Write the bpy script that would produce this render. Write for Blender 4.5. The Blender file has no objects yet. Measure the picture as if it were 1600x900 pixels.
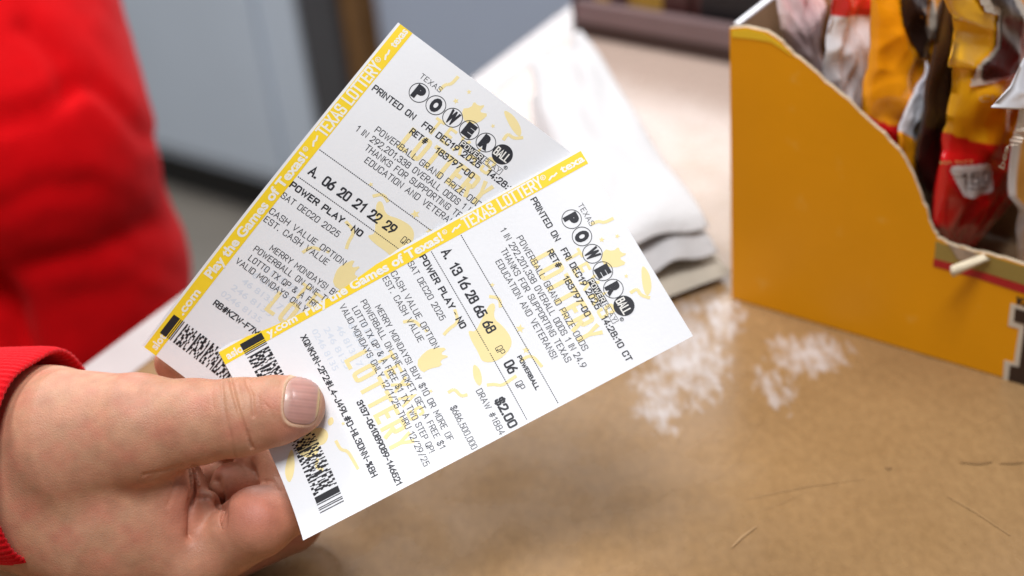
import bpy, math, random
import numpy as np
from mathutils import Vector, Matrix

# ------------------------------------------------------------------ camera, world, lamps, exposure
scene = bpy.context.scene
COL = scene.collection
FPX = 2222.0                                   # focal length in pixels of a 1600 px wide picture (50 mm on 36 mm)
TH, PH, CAMH = math.radians(33), math.radians(5.8), 0.42
CAM = np.array([0.0, 0.0, CAMH])
FW = np.array([0, math.cos(TH), -math.sin(TH)])
R0 = np.array([1.0, 0, 0]); U0 = np.array([0, math.sin(TH), math.cos(TH)])
RT = math.cos(PH) * R0 - math.sin(PH) * U0
UP = math.cos(PH) * U0 + math.sin(PH) * R0

cam_data = bpy.data.cameras.new('camera'); cam = bpy.data.objects.new('camera', cam_data); COL.objects.link(cam)
cam_data.sensor_width = 36; cam_data.lens = FPX / 1600 * 36
cam_data.clip_start = 0.02; cam_data.clip_end = 60
cam_data.dof.use_dof = True; cam_data.dof.focus_distance = 0.541; cam_data.dof.aperture_fstop = 4.6
cam_data.dof.aperture_blades = 9
m3 = Matrix(((RT[0], UP[0], -FW[0], 0), (RT[1], UP[1], -FW[1], 0), (RT[2], UP[2], -FW[2], CAMH), (0, 0, 0, 1)))
cam.matrix_world = m3
scene.camera = cam

world = bpy.data.worlds.new('World'); scene.world = world; world.use_nodes = True
bg = world.node_tree.nodes['Background']
bg.inputs[0].default_value = (0.84, 0.89, 1.0, 1); bg.inputs[1].default_value = 0.18

def area(name, loc, target, sx, sy, power, col):
    l = bpy.data.lights.new(name, 'AREA'); l.shape = 'RECTANGLE'; l.size = sx; l.size_y = sy; l.energy = power; l.color = col
    o = bpy.data.objects.new(name, l); COL.objects.link(o); o.location = loc
    o.rotation_euler = (Vector(target) - Vector(loc)).to_track_quat('-Z', 'Y').to_euler()
    return o
area('ceiling_lamp', (0.0, 0.02, 1.72), (0, 0.5, 0.1), 0.6, 0.5, 30, (0.99, 0.985, 1.0))
area('far_side_light', (0.7, 2.9, 0.95), (0.1, 0.75, 0.0), 2.8, 1.25, 66, (0.95, 0.97, 1.0))  # unseen area light added beyond the counter for its sheen and back light
area('aisle_lamp', (-1.0, 1.75, 2.0), (-0.7, 1.6, -0.4), 1.0, 0.6, 52, (1.0, 0.98, 0.97))
scene.view_settings.view_transform = 'Standard'; scene.view_settings.look = 'None'
scene.view_settings.exposure = 0.0; scene.view_settings.gamma = 1.0
scene.cycles.use_denoising = True

# ------------------------------------------------------------------ helpers
rng = np.random.default_rng(7); random.seed(7)

def P(x, y, d):                                # picture direction (px) at depth d metres -> world point
    return CAM + FW * d + RT * ((x - 800) / FPX * d) + UP * ((450 - y) / FPX * d)
def ray(x, y): return FW + RT * ((x - 800) / FPX) + UP * ((450 - y) / FPX)
def ground(x, y, z=0.0):
    r = ray(x, y); return CAM + r * ((z - CAMH) / r[2])
def on_plane(x, y, p0, n):
    r = ray(x, y); return CAM + r * (np.dot(p0 - CAM, n) / np.dot(r, n))

def link(name, me, mat=None, parent=None, smooth=False):
    o = bpy.data.objects.new(name, me); COL.objects.link(o)
    mats = mat if isinstance(mat, (list, tuple)) else [mat]
    for m in mats:
        if m: me.materials.append(m)
    if smooth: me.polygons.foreach_set('use_smooth', [True] * len(me.polygons))
    if parent: o.parent = parent
    return o

def abs_loc(o):
    l = Vector((0, 0, 0))
    while o: l = l + o.location; o = o.parent
    return l

def mesh_obj(name, verts, faces, mat, parent=None, smooth=False, origin=None):
    """world-space vertices; the object's origin sits at its parent's, at `origin`, or at its base"""
    v = np.asarray(verts, float)
    base = np.array(abs_loc(parent)) if parent else (np.array(origin) if origin is not None else np.array([v[:, 0].mean(), v[:, 1].mean(), v[:, 2].min()]))
    me = bpy.data.meshes.new(name); me.from_pydata([tuple(p) for p in (v - base)], [], [tuple(int(i) for i in f) for f in faces]); me.update()
    o = link(name, me, mat, parent, smooth)
    if not parent: o.location = tuple(base)
    return o

def thing(name, label, cat, loc, group=None):
    o = bpy.data.objects.new(name, None); COL.objects.link(o); o.location = tuple(loc); o.empty_display_size = 0.02
    return tag(o, label, cat, group)
def tag(o, label, cat, group=None):
    o['label'] = label; o['category'] = cat
    if group: o['group'] = group
    return o

def box_vf(c, ax, ay, az, hx, hy, hz):
    c = np.asarray(c); v = [c + ax * (sx * hx) + ay * (sy * hy) + az * (sz * hz) for sz in (-1, 1) for sy in (-1, 1) for sx in (-1, 1)]
    f = [(0, 2, 3, 1), (4, 5, 7, 6), (0, 1, 5, 4), (2, 6, 7, 3), (0, 4, 6, 2), (1, 3, 7, 5)]
    return v, f

class MB:
    def __init__(s): s.v = []; s.f = []
    def add(s, v, f):
        k = len(s.v); s.v += [tuple(p) for p in v]; s.f += [tuple(i + k for i in q) for q in f]
    def obj(s, name, mat, parent=None, smooth=False, origin=None): return mesh_obj(name, s.v, s.f, mat, parent, smooth, origin)

def bevel(o, w, seg=2):
    m = o.modifiers.new('bevel', 'BEVEL'); m.width = w; m.segments = seg; m.limit_method = 'ANGLE'; return o

# materials ---------------------------------------------------------
def mat(name, col, rough=0.5, var=0.0, scale=30.0, bump=0.0, bscale=200.0, spec=0.5, attr=None, sss=0.0, sheen=0.0, coat=0.0, metal=0.0):
    m = bpy.data.materials.new(name); m.use_nodes = True; nt = m.node_tree; b = nt.nodes['Principled BSDF']
    b.inputs['Base Color'].default_value = (*col, 1); b.inputs['Roughness'].default_value = rough
    b.inputs['Specular IOR Level'].default_value = spec; b.inputs['Metallic'].default_value = metal
    if coat: b.inputs['Coat Weight'].default_value = coat; b.inputs['Coat Roughness'].default_value = 0.15
    if sheen: b.inputs['Sheen Weight'].default_value = sheen; b.inputs['Sheen Roughness'].default_value = 0.4
    if sss:
        b.inputs['Subsurface Weight'].default_value = sss; b.inputs['Subsurface Radius'].default_value = (1.0, 0.35, 0.2); b.inputs['Subsurface Scale'].default_value = 0.0035
    tc = nt.nodes.new('ShaderNodeTexCoord'); src = None
    if attr:
        a = nt.nodes.new('ShaderNodeAttribute'); a.attribute_name = attr; src = a.outputs['Color']
    if var:
        n = nt.nodes.new('ShaderNodeTexNoise'); n.inputs['Scale'].default_value = scale; n.inputs['Detail'].default_value = 6
        nt.links.new(tc.outputs['Object'], n.inputs['Vector'])
        r = nt.nodes.new('ShaderNodeMapRange'); r.inputs[1].default_value = 0.25; r.inputs[2].default_value = 0.75
        r.inputs[3].default_value = 1 - var; r.inputs[4].default_value = 1 + var; nt.links.new(n.outputs['Fac'], r.inputs[0])
        x = nt.nodes.new('ShaderNodeVectorMath'); x.operation = 'SCALE'
        if src: nt.links.new(src, x.inputs[0])
        else: x.inputs[0].default_value = col
        nt.links.new(r.outputs[0], x.inputs['Scale']); src = x.outputs[0]
    if src: nt.links.new(src, b.inputs['Base Color'])
    if bump:
        n = nt.nodes.new('ShaderNodeTexNoise'); n.inputs['Scale'].default_value = bscale; n.inputs['Detail'].default_value = 4
        nt.links.new(tc.outputs['Object'], n.inputs['Vector'])
        bp = nt.nodes.new('ShaderNodeBump'); bp.inputs['Strength'].default_value = bump; bp.inputs['Distance'].default_value = 0.001
        nt.links.new(n.outputs['Fac'], bp.inputs['Height']); nt.links.new(bp.outputs[0], b.inputs['Normal'])
    return m

def counter_material():
    m = mat('worn_counter_laminate', (0.34, 0.205, 0.105), 0.36, spec=0.4)
    nt = m.node_tree; N = nt.nodes.new; L = nt.links.new; b = nt.nodes['Principled BSDF']
    tc = N('ShaderNodeTexCoord')
    def noise(scale, detail, vec=None, sc=None):
        n = N('ShaderNodeTexNoise'); n.inputs['Scale'].default_value = scale; n.inputs['Detail'].default_value = detail
        v = tc.outputs['Object']
        if sc:
            mp = N('ShaderNodeMapping'); mp.inputs['Scale'].default_value = sc; L(v, mp.inputs['Vector']); v = mp.outputs[0]
        L(v, n.inputs['Vector']); return n.outputs['Fac']
    def math_(op, a, c, clamp=False):
        x = N('ShaderNodeMath'); x.operation = op; x.use_clamp = clamp
        for i, q in enumerate((a, c)):
            if isinstance(q, (int, float)): x.inputs[i].default_value = q
            else: L(q, x.inputs[i])
        return x.outputs[0]
    def ramp(f, stops):
        r = N('ShaderNodeValToRGB'); e = r.color_ramp.elements
        e[0].position, e[0].color = stops[0][0], (*stops[0][1], 1); e[1].position, e[1].color = stops[-1][0], (*stops[-1][1], 1)
        for p, c in stops[1:-1]:
            q = e.new(p); q.color = (*c, 1)
        L(f, r.inputs[0]); return r.outputs[0]
    def mix(f, a, c):
        x = N('ShaderNodeMix'); x.data_type = 'RGBA'
        if isinstance(f, (int, float)): x.inputs[0].default_value = f
        else: L(f, x.inputs[0])
        for i, q in ((6, a), (7, c)):
            if isinstance(q, tuple): x.inputs[i].default_value = (*q, 1)
            else: L(q, x.inputs[i])
        return x.outputs[2]
    base = ramp(noise(9, 8), [(0.3, (0.225, 0.132, 0.056)), (0.5, (0.270, 0.160, 0.069)), (0.72, (0.310, 0.188, 0.084))])
    fine = ramp(noise(260, 8, sc=(1, 0.6, 1)), [(0.33, (0.43, 0.42, 0.41)), (0.67, (0.58, 0.58, 0.58))])
    x = N('ShaderNodeMix'); x.data_type = 'RGBA'; x.blend_type = 'OVERLAY'; x.inputs[0].default_value = 0.55; L(base, x.inputs[6]); L(fine, x.inputs[7]); base = x.outputs[2]
    # dark stains
    st = math_('SUBTRACT', noise(14, 3, sc=(1, 1.6, 1)), 0.66, True); st = math_('MULTIPLY', st, 5.0, True)
    base = mix(st, base, (0.14, 0.075, 0.035))
    # paler towards the far end, with a noisy boundary to the brown in front
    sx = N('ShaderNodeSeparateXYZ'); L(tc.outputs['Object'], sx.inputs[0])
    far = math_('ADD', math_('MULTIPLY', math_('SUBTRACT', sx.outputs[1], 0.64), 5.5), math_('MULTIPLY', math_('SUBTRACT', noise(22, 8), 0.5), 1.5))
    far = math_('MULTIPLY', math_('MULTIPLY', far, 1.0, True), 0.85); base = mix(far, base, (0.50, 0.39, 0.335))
    patch = None  # elliptical white patches, broken up by noise
    for (px, py, rx, ry, amp) in WHITE_PATCHES:
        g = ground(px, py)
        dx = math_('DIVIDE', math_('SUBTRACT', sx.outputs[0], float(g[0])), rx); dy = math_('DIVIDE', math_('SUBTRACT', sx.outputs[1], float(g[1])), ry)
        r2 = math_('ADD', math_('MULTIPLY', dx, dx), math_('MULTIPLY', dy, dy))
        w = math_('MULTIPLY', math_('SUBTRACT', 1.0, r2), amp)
        patch = w if patch is None else math_('MAXIMUM', patch, w)
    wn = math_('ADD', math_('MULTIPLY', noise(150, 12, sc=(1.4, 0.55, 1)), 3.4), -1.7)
    wm = math_('ADD', patch, wn)
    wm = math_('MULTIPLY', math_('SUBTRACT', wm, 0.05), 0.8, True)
    wm = math_('MULTIPLY', wm, math_('MULTIPLY', math_('ADD', patch, 0.6), 2.0, True), True)
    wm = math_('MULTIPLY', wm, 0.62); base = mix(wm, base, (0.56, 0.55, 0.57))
    L(base, b.inputs['Base Color'])
    rr = N('ShaderNodeMapRange'); rr.inputs[1].default_value = 0.3; rr.inputs[2].default_value = 0.7; rr.inputs[3].default_value = 0.22; rr.inputs[4].default_value = 0.33
    L(noise(40, 5), rr.inputs[0]); L(rr.outputs[0], b.inputs['Roughness'])
    bp = N('ShaderNodeBump'); bp.inputs['Strength'].default_value = 0.035; bp.inputs['Distance'].default_value = 0.001; L(noise(300, 4), bp.inputs['Height']); L(bp.outputs[0], b.inputs['Normal'])
    return m
WHITE_PATCHES = [(1070, 545, 0.022, 0.050, 1.0), (1025, 622, 0.013, 0.030, 0.8), (1120, 492, 0.015, 0.026, 0.9), (1262, 553, 0.022, 0.020, 0.95), (1212, 603, 0.010, 0.020, 0.6)]

M_white_paper = mat('thermal_paper', (0.86, 0.87, 0.89), 0.45, var=0.015, scale=60, bump=0.05, bscale=700)
M_yellow_ink = mat('yellow_stripe_ink', (0.97, 0.69, 0.025), 0.45, var=0.05, scale=50)
M_art_ink = mat('pale_yellow_ink', (0.93, 0.78, 0.38), 0.5)
M_ghost_ink = mat('faint_blue_ink', (0.72, 0.77, 0.84), 0.5)
M_black_ink = mat('black_thermal_ink', (0.022, 0.023, 0.03), 0.5)
M_grey_ink = mat('thin_thermal_ink', (0.03, 0.031, 0.04), 0.5)
M_white_ink = mat('reversed_white', (0.88, 0.87, 0.82), 0.5)
M_bar_ink = mat('barcode_ink', (0.014, 0.014, 0.018), 0.5)

# ------------------------------------------------------------------ large structure: floor, cabinets behind
M_floor = mat('aisle_floor', (0.24, 0.22, 0.19), 0.5, var=0.12, scale=6)
fv, ff = [(-6, -3, -0.95), (6, -3, -0.95), (6, 9, -0.95), (-6, 9, -0.95)], [(0, 1, 2, 3)]
fl = mesh_obj('floor', fv, ff, M_floor, origin=(0, 0, -0.95)); fl['kind'] = 'structure'

ga, gb = ground(265, 312, -0.95), ground(480, 378, -0.95)
wd = (gb - ga); wd[2] = 0; wd /= np.linalg.norm(wd); Z = np.array([0, 0, 1.0]); wn = np.array([wd[1], -wd[0], 0.0])
if wn[1] > 0: wn = -wn                          # towards the camera
def wall_t(px, py): g = ground(px, py, -0.95); return float(np.dot(g - ga, wd))
M_cab = mat('blue_grey_paint', (0.58, 0.66, 0.75), 0.42, var=0.05, scale=3)
M_cab2 = mat('slate_blue_paint', (0.43, 0.50, 0.62), 0.42, var=0.05, scale=3)
M_dark = mat('dark_rubber', (0.02, 0.019, 0.018), 0.6)
M_post = mat('dark_grey_metal', (0.07, 0.07, 0.075), 0.5, var=0.1, scale=8)
M_woodedge = mat('orange_brown_wood', (0.26, 0.13, 0.04), 0.5, var=0.15, scale=20)
tp = wall_t(545, 398)
c1 = thing('grey_cabinet', 'wide blue grey cabinet with a dark kick strip standing left of the dark upright post', 'cabinet', ga + wd * (tp - 1.2) - wn * 0.3)
v, f = box_vf(ga + wd * (tp - 1.3) - wn * 0.3 + Z * 0.46, wd, wn, Z, 1.27, 0.3, 0.35); bevel(mesh_obj('body', v, f, M_cab, c1), 0.006)
v, f = box_vf(ga + wd * (tp - 1.3) - wn * 0.32 + Z * 0.055, wd, wn, Z, 1.25, 0.27, 0.055); mesh_obj('kick_strip', v, f, M_dark, c1)
v, f = box_vf(ga + wd * (tp - 0.62) + wn * 0.006 + Z * 0.46, wd, wn, Z, 0.5, 0.006, 0.32); bevel(mesh_obj('door', v, f, M_cab, c1), 0.003)
pp = thing('upright_post', 'dark grey upright post with an orange brown wooden edge between two cabinets', 'post', ga + wd * tp - wn * 0.1)
v, f = box_vf(ga + wd * (tp + 0.02) - wn * 0.06 + Z * 0.44, wd, wn, Z, 0.04, 0.06, 0.44); mesh_obj('post', v, f, M_post, pp)
v, f = box_vf(ga + wd * (tp + 0.071) - wn * 0.07 + Z * 0.44, wd, wn, Z, 0.010, 0.05, 0.44); mesh_obj('wooden_edge', v, f, M_woodedge, pp)
c2 = thing('grey_cabinet', 'slate blue cabinet on the right of the dark upright post, behind the tickets', 'cabinet', ga + wd * (tp + 0.9) - wn * 0.3)
v, f = box_vf(ga + wd * (tp + 1.30) - wn * 0.36 + Z * 0.46, wd, wn, Z, 1.2, 0.3, 0.35); bevel(mesh_obj('body', v, f, M_cab2, c2), 0.006)
v, f = box_vf(ga + wd * (tp + 1.30) - wn * 0.38 + Z * 0.055, wd, wn, Z, 1.18, 0.27, 0.055); mesh_obj('kick_strip', v, f, M_dark, c2)

# counter: its left edge runs away from the viewer
e0, e1g = ground(170, 550), ground(880, 22)
ed = (e1g - e0); ed /= np.linalg.norm(ed)
A, B = e0 - ed * 1.3, e0 + ed * 0.75
poly = [A, np.array([1.9, A[1], 0]), np.array([1.9, B[1] - 0.55, 0]), np.array([0.6, B[1] - 0.12, 0]), B]
top = [p.copy() for p in poly]; k = len(poly)
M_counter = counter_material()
M_edge = mat('pale_counter_edge', (0.40, 0.36, 0.35), 0.4, var=0.06, scale=30)
ct = thing('counter', 'worn tan brown counter with scratches and white patches', 'counter', (0, 0, 0))
vs = [tuple(p) for p in top] + [tuple(p - Z * 0.04) for p in top]
fs = [tuple(range(k)), tuple(range(2 * k - 1, k - 1, -1))] + [(i, i + k, (i + 1) % k + k, (i + 1) % k) for i in range(k)]
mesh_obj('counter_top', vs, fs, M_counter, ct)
# pale strip along the aisle side, laid 0.4 mm proud
en = np.array([-ed[1], ed[0], 0]); en = en if en[0] < 0 else -en
mb = MB()
q = [A - en * 0.026, B - en * 0.026, B + en * 0.002, A + en * 0.002]
mb.add([p + Z * 0.0005 for p in q] + [p - Z * 0.0405 for p in q], [(0, 1, 2, 3), (3, 2, 6, 7), (4, 7, 6, 5), (0, 3, 7, 4), (1, 5, 6, 2), (0, 4, 5, 1)])
mb.obj('edge_band', M_edge, ct)
M_carc = mat('counter_carcass', (0.25, 0.2, 0.16), 0.6, var=0.08, scale=5)
cc = [p - en * 0.05 * (1 if i in (0, 4) else 0) for i, p in enumerate(top)]
vs = [tuple(p - Z * 0.0402) for p in cc] + [tuple(p - Z * 0.95) for p in cc]
mesh_obj('counter_body', vs, fs, M_carc, ct)
# scratches
M_scr = mat('scratch_light', (0.325, 0.195, 0.086), 0.4); M_scd = mat('scratch_dark', (0.215, 0.12, 0.047), 0.5)
def scratch(pts, w, m, name='scratch'):
    g = [ground(*p, z=0.0004) for p in pts]; v = []; n = len(g)
    for i in range(n):
        t = g[min(i + 1, n - 1)] - g[max(i - 1, 0)]; t /= np.linalg.norm(t); s = np.array([-t[1], t[0], 0]); ww = w * (0.25 + 0.75 * math.sin(math.pi * (i + 0.3) / (n - 0.4)))
        v += [g[i] - s * ww, g[i] + s * ww]
    mesh_obj(name, v, [(2 * i, 2 * i + 1, 2 * i + 3, 2 * i + 2) for i in range(n - 1)], m, ct)
scratch([(1143, 855), (1160, 838), (1182, 822)], 0.0006, M_scr); scratch([(1480, 775), (1525, 800), (1578, 836)], 0.0005, M_scr)
scratch([(1165, 780), (1260, 760), (1350, 748)], 0.00018, M_scr)
scratch([(1500, 722), (1530, 724), (1550, 721)], 0.0009, M_scd); scratch([(1562, 724), (1585, 723), (1600, 722)], 0.0008, M_scd); scratch([(1383, 730), (1388, 732), (1393, 730)], 0.0009, M_scd)
for i in range(12):
    x, y = random.uniform(820, 1590), random.uniform(630, 890); a = random.uniform(0, 3.14); l = random.uniform(30, 110)
    scratch([(x, y), (x + l * math.cos(a) * .5, y + l * math.sin(a) * .5 + 2), (x + l * math.cos(a), y + l * math.sin(a))], random.uniform(0.00006, 0.00014), M_scr)

# ------------------------------------------------------------------ tickets
def font_mesh(txt, off=0.0, cache={}):
    key = (txt, off)
    if key in cache: return cache[key]
    c = bpy.data.curves.new('lettering', 'FONT'); c.body = txt; c.offset = off; c.resolution_u = 3
    o = bpy.data.objects.new('lettering', c); COL.objects.link(o)
    dg = bpy.context.evaluated_depsgraph_get(); me = bpy.data.meshes.new_from_object(o.evaluated_get(dg))
    v = np.array([p.co[:2] for p in me.vertices]).reshape(-1, 2); f = [tuple(p.vertices) for p in me.polygons]
    bpy.data.objects.remove(o); bpy.data.curves.remove(c); bpy.data.meshes.remove(me)
    cache[key] = (v, f); return v, f

# thin engineering-style capitals drawn as centre lines (x, y from 0 to 1): s = rounded, c = closed rounded loop, l = straight
_O = [('c', [(0, .5), (0, 1), (.5, 1), (1, 1), (1, .5), (1, 0), (.5, 0), (0, 0)])]
_P = [('l', [(0, 0), (0, 1)]), ('s', [(0, 1), (.5, 1), (1, 1), (1, .73), (1, .46), (.5, .46), (0, .46)])]
_S = [('s', [(.97, .74), (.97, 1), (.5, 1), (.03, 1), (.03, .76), (.03, .56), (.5, .51), (1, .46), (1, .24), (1, 0), (.5, 0), (0, 0), (0, .26)])]
_D = [('l', [(.3, 0), (.7, 0), (.7, .05), (.3, .05), (.3, 0)])]
GLY = {
 'A': [('l', [(0, 0), (.5, 1), (1, 0)]), ('l', [(.16, .32), (.84, .32)])],
 'B': [('l', [(0, 0), (0, 1)]), ('s', [(0, 1), (.5, 1), (.9, 1), (.9, .77), (.9, .53), (.5, .53), (0, .53)]), ('s', [(.4, .53), (1, .53), (1, .27), (1, 0), (.5, 0), (0, 0)])],
 'C': [('s', [(1, .70), (1, 1), (.5, 1), (0, 1), (0, .5), (0, 0), (.5, 0), (1, 0), (1, .30)])],
 'D': [('l', [(0, 0), (0, 1)]), ('s', [(0, 1), (.45, 1), (1, 1), (1, .5), (1, 0), (.45, 0), (0, 0)])],
 'E': [('l', [(.95, 1), (0, 1), (0, 0), (.95, 0)]), ('l', [(0, .52), (.8, .52)])], 'F': [('l', [(.95, 1), (0, 1), (0, 0)]), ('l', [(0, .52), (.8, .52)])],
 'G': [('s', [(1, .72), (1, 1), (.5, 1), (0, 1), (0, .5), (0, 0), (.5, 0), (1, 0), (1, .25), (1, .48)]), ('l', [(.55, .48), (1, .48)])],
 'H': [('l', [(0, 0), (0, 1)]), ('l', [(1, 0), (1, 1)]), ('l', [(0, .52), (1, .52)])], 'I': [('l', [(.5, 0), (.5, 1)])],
 'J': [('s', [(.95, 1), (.95, .4), (.95, 0), (.47, 0), (0, 0), (0, .30)])], 'K': [('l', [(0, 0), (0, 1)]), ('l', [(1, 1), (0, .42)]), ('l', [(.32, .6), (1, 0)])],
 'L': [('l', [(0, 1), (0, 0), (.95, 0)])], 'M': [('l', [(0, 0), (0, 1), (.5, .3), (1, 1), (1, 0)])], 'N': [('l', [(0, 0), (0, 1), (1, 0), (1, 1)])],
 'O': _O, 'P': _P, 'Q': _O + [('l', [(.58, .26), (1, -.04)])], 'R': _P + [('l', [(.5, .46), (1, 0)])], 'S': _S, 'T': [('l', [(0, 1), (1, 1)]), ('l', [(.5, 1), (.5, 0)])],
 'U': [('s', [(0, 1), (0, .4), (0, 0), (.5, 0), (1, 0), (1, .4), (1, 1)])], 'V': [('l', [(0, 1), (.5, 0), (1, 1)])], 'W': [('l', [(0, 1), (.26, 0), (.5, .85), (.74, 0), (1, 1)])],
 'X': [('l', [(0, 0), (1, 1)]), ('l', [(0, 1), (1, 0)])], 'Y': [('l', [(0, 1), (.5, .45), (1, 1)]), ('l', [(.5, .45), (.5, 0)])], 'Z': [('l', [(0, 1), (1, 1), (0, 0), (1, 0)])],
 '0': _O, '1': [('l', [(.1, .76), (.75, 1), (.75, 0)])], '2': [('s', [(.03, .72), (.03, 1), (.5, 1), (.97, 1), (.97, .72), (.9, .5), (.0, .0)]), ('l', [(0, 0), (1, 0)])],
 '3': [('s', [(.03, .76), (.03, 1), (.5, 1), (.95, 1), (.95, .76), (.95, .53), (.4, .53)]), ('s', [(.4, .53), (1, .53), (1, .26), (1, 0), (.5, 0), (0, 0), (0, .25)])],
 '4': [('l', [(.74, 0), (.74, 1), (0, .27), (1, .27)])], '5': [('l', [(.93, 1), (.1, 1), (.06, .5)]), ('s', [(.06, .5), (.2, .63), (.5, .63), (1, .63), (1, .31), (1, 0), (.5, 0), (0, 0), (0, .24)])],
 '6': [('s', [(.72, 1), (.30, .72), (.02, .5), (0, .3)]), ('c', [(0, .3), (0, .58), (.5, .58), (1, .58), (1, .3), (1, 0), (.5, 0), (0, 0)])],
 '7': [('l', [(0, 1), (1, 1), (.32, 0)])], '8': [('c', [(.06, .77), (.06, 1), (.5, 1), (.94, 1), (.94, .77), (.94, .53), (.5, .53), (.06, .53)]), ('c', [(0, .27), (0, .53), (.5, .53), (1, .53), (1, .27), (1, 0), (.5, 0), (0, 0)])],
 '9': [('s', [(.28, 0), (.70, .28), (.98, .5), (1, .7)]), ('c', [(1, .7), (1, .42), (.5, .42), (0, .42), (0, .7), (0, 1), (.5, 1), (1, 1)])],
 '!': [('l', [(.5, 1), (.5, .3)])] + _D, '.': _D, ',': [('l', [(.6, .06), (.35, -.14)])], ':': _D + [('l', [(.3, .55), (.7, .55), (.7, .6), (.3, .6), (.3, .55)])],
 '#': [('l', [(.25, 0), (.42, 1)]), ('l', [(.62, 0), (.79, 1)]), ('l', [(0, .33), (.95, .33)]), ('l', [(.06, .67), (1, .67)])], '$': _S + [('l', [(.5, -.12), (.5, 1.12)])],
 '%': [('l', [(.1, 0), (.9, 1)]), ('c', [(0, .6), (0, 1), (.4, 1), (.4, .6)]), ('c', [(.6, 0), (.6, .4), (1, .4), (1, 0)])],
 '&': [('s', [(1, 0), (.1, .75), (.15, 1), (.42, 1), (.7, 1), (.68, .72), (.0, .38), (0, 0), (.4, 0), (.8, 0), (.95, .42)])], '/': [('l', [(0, -.05), (1, 1.05)])], '-': [('l', [(.1, .42), (.9, .42)])]}
GW = {'M': .66, 'W': .80, 'I': .02, '1': .34, '!': .10, '.': .10, ',': .12, ':': .10, '#': .60, '&': .58, '/': .48, '-': .36, 'J': .44, 'L': .46, 'E': .46, 'F': .46, ' ': .30, 'A': .58, 'V': .58}
def _round(kind, pts):
    if kind == 'l': return pts
    for _ in range(3):
        q = [] if kind == 'c' else [pts[0]]; n = len(pts)
        for a in range(n if kind == 'c' else n - 1):
            p, e = pts[a], pts[(a + 1) % n]; q += [(p[0] * .75 + e[0] * .25, p[1] * .75 + e[1] * .25), (p[0] * .25 + e[0] * .75, p[1] * .25 + e[1] * .75)]
        pts = q if kind == 'c' else q + [pts[-1]]
    return pts + [pts[0]] if kind == 'c' else pts
def centre_lines(txt, gap=0.24):
    x = 0; res = []
    for ch in txt:
        w = GW.get(ch, .52)
        for kd, p in GLY.get(ch, []): res.append([(x + a * w, b) for a, b in _round(kd, p)])
        x += w + gap
    return res, x - gap
def stroke(pts, w):
    """a mitred ribbon of half width w along a centre line; plane coordinates"""
    p = [pts[0]]
    for q in pts[1:]:
        if math.hypot(q[0] - p[-1][0], q[1] - p[-1][1]) > 1e-6: p.append(q)
    n = len(p); loop = n > 3 and math.hypot(p[0][0] - p[-1][0], p[0][1] - p[-1][1]) < 1e-6; v = []
    def d(a, b): L = math.hypot(b[0] - a[0], b[1] - a[1]); return ((b[0] - a[0]) / L, (b[1] - a[1]) / L)
    for i in range(n):
        a = d(p[i - 1], p[i]) if i > 0 else (d(p[-2], p[-1]) if loop else None)
        b = d(p[i], p[i + 1]) if i < n - 1 else (d(p[0], p[1]) if loop else None)
        a = a or b; b = b or a; mx, my = -(a[1] + b[1]), a[0] + b[0]; L = math.hypot(mx, my)
        if L < 1e-3: mx, my, L = -a[1], a[0], 1.0
        mx, my = mx / L, my / L; k = w / max(0.45, mx * -a[1] + my * a[0])
        ex = 0 if loop or 0 < i < n - 1 else (-w if i == 0 else w); x, y = p[i][0] + a[0] * ex, p[i][1] + a[1] * ex
        v += [(x - mx * k, y - my * k), (x + mx * k, y + my * k)]
    return v, [(2 * i, 2 * i + 2, 2 * i + 3, 2 * i + 1) for i in range(n - 1)]
CAP = 0.682

def cam2world(q): return CAM + RT * q[0] - UP * q[1] + FW * q[2]     # x right, y down, z forward
def pose(c, scale=1.0):
    src = [(0, 0), (1, 0), (1, 1), (0, 1)]; Am = []
    for (u, w), (x, y) in zip(src, c):
        x -= 800; y -= 450
        Am.append([u, w, 1, 0, 0, 0, -x * u, -x * w, -x]); Am.append([0, 0, 0, u, w, 1, -y * u, -y * w, -y])
    Hm = np.linalg.svd(np.array(Am, float))[2][-1].reshape(3, 3); Mx = np.diag([1 / FPX, 1 / FPX, 1]) @ Hm
    if Mx[2, 2] < 0: Mx = -Mx
    Mx = Mx * 0.0825 / np.linalg.norm(Mx[:, 1]) * scale
    a, b, t = Mx.T; n = np.cross(a, b); n /= np.linalg.norm(n); n = -n if n[2] > 0 else n
    return a, b, t, n
FA, FB_, FT, FN = pose([(340, 547), (905, 232), (1083, 525), (498, 837)])
BA, BB, BT, BN = pose([(222, 540), (622, 35), (901, 245), (493, 735)], 1.02)
def surf_front(u, v, h=0.0):
    d = 0.0178 * max(v, 0) ** 3 * max(1 - u, 0) ** 1.5 + 0.0006 * math.sin(5 * u + 2 * v)
    return cam2world(FT + FA * u + FB_ * v + FN * (d + h))
def surf_back(u, v, h=0.0):
    vv = min(max(v, 0), 1); uu = min(max(u, 0), 1)
    d = 0.0085 * math.sin(math.pi * uu) * (1 - vv) ** 1.2 + 0.016 * vv ** 2 * (1 - uu) ** 1.5
    return cam2world(BT + BA * u + BB * v + BN * (d + h))

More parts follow.
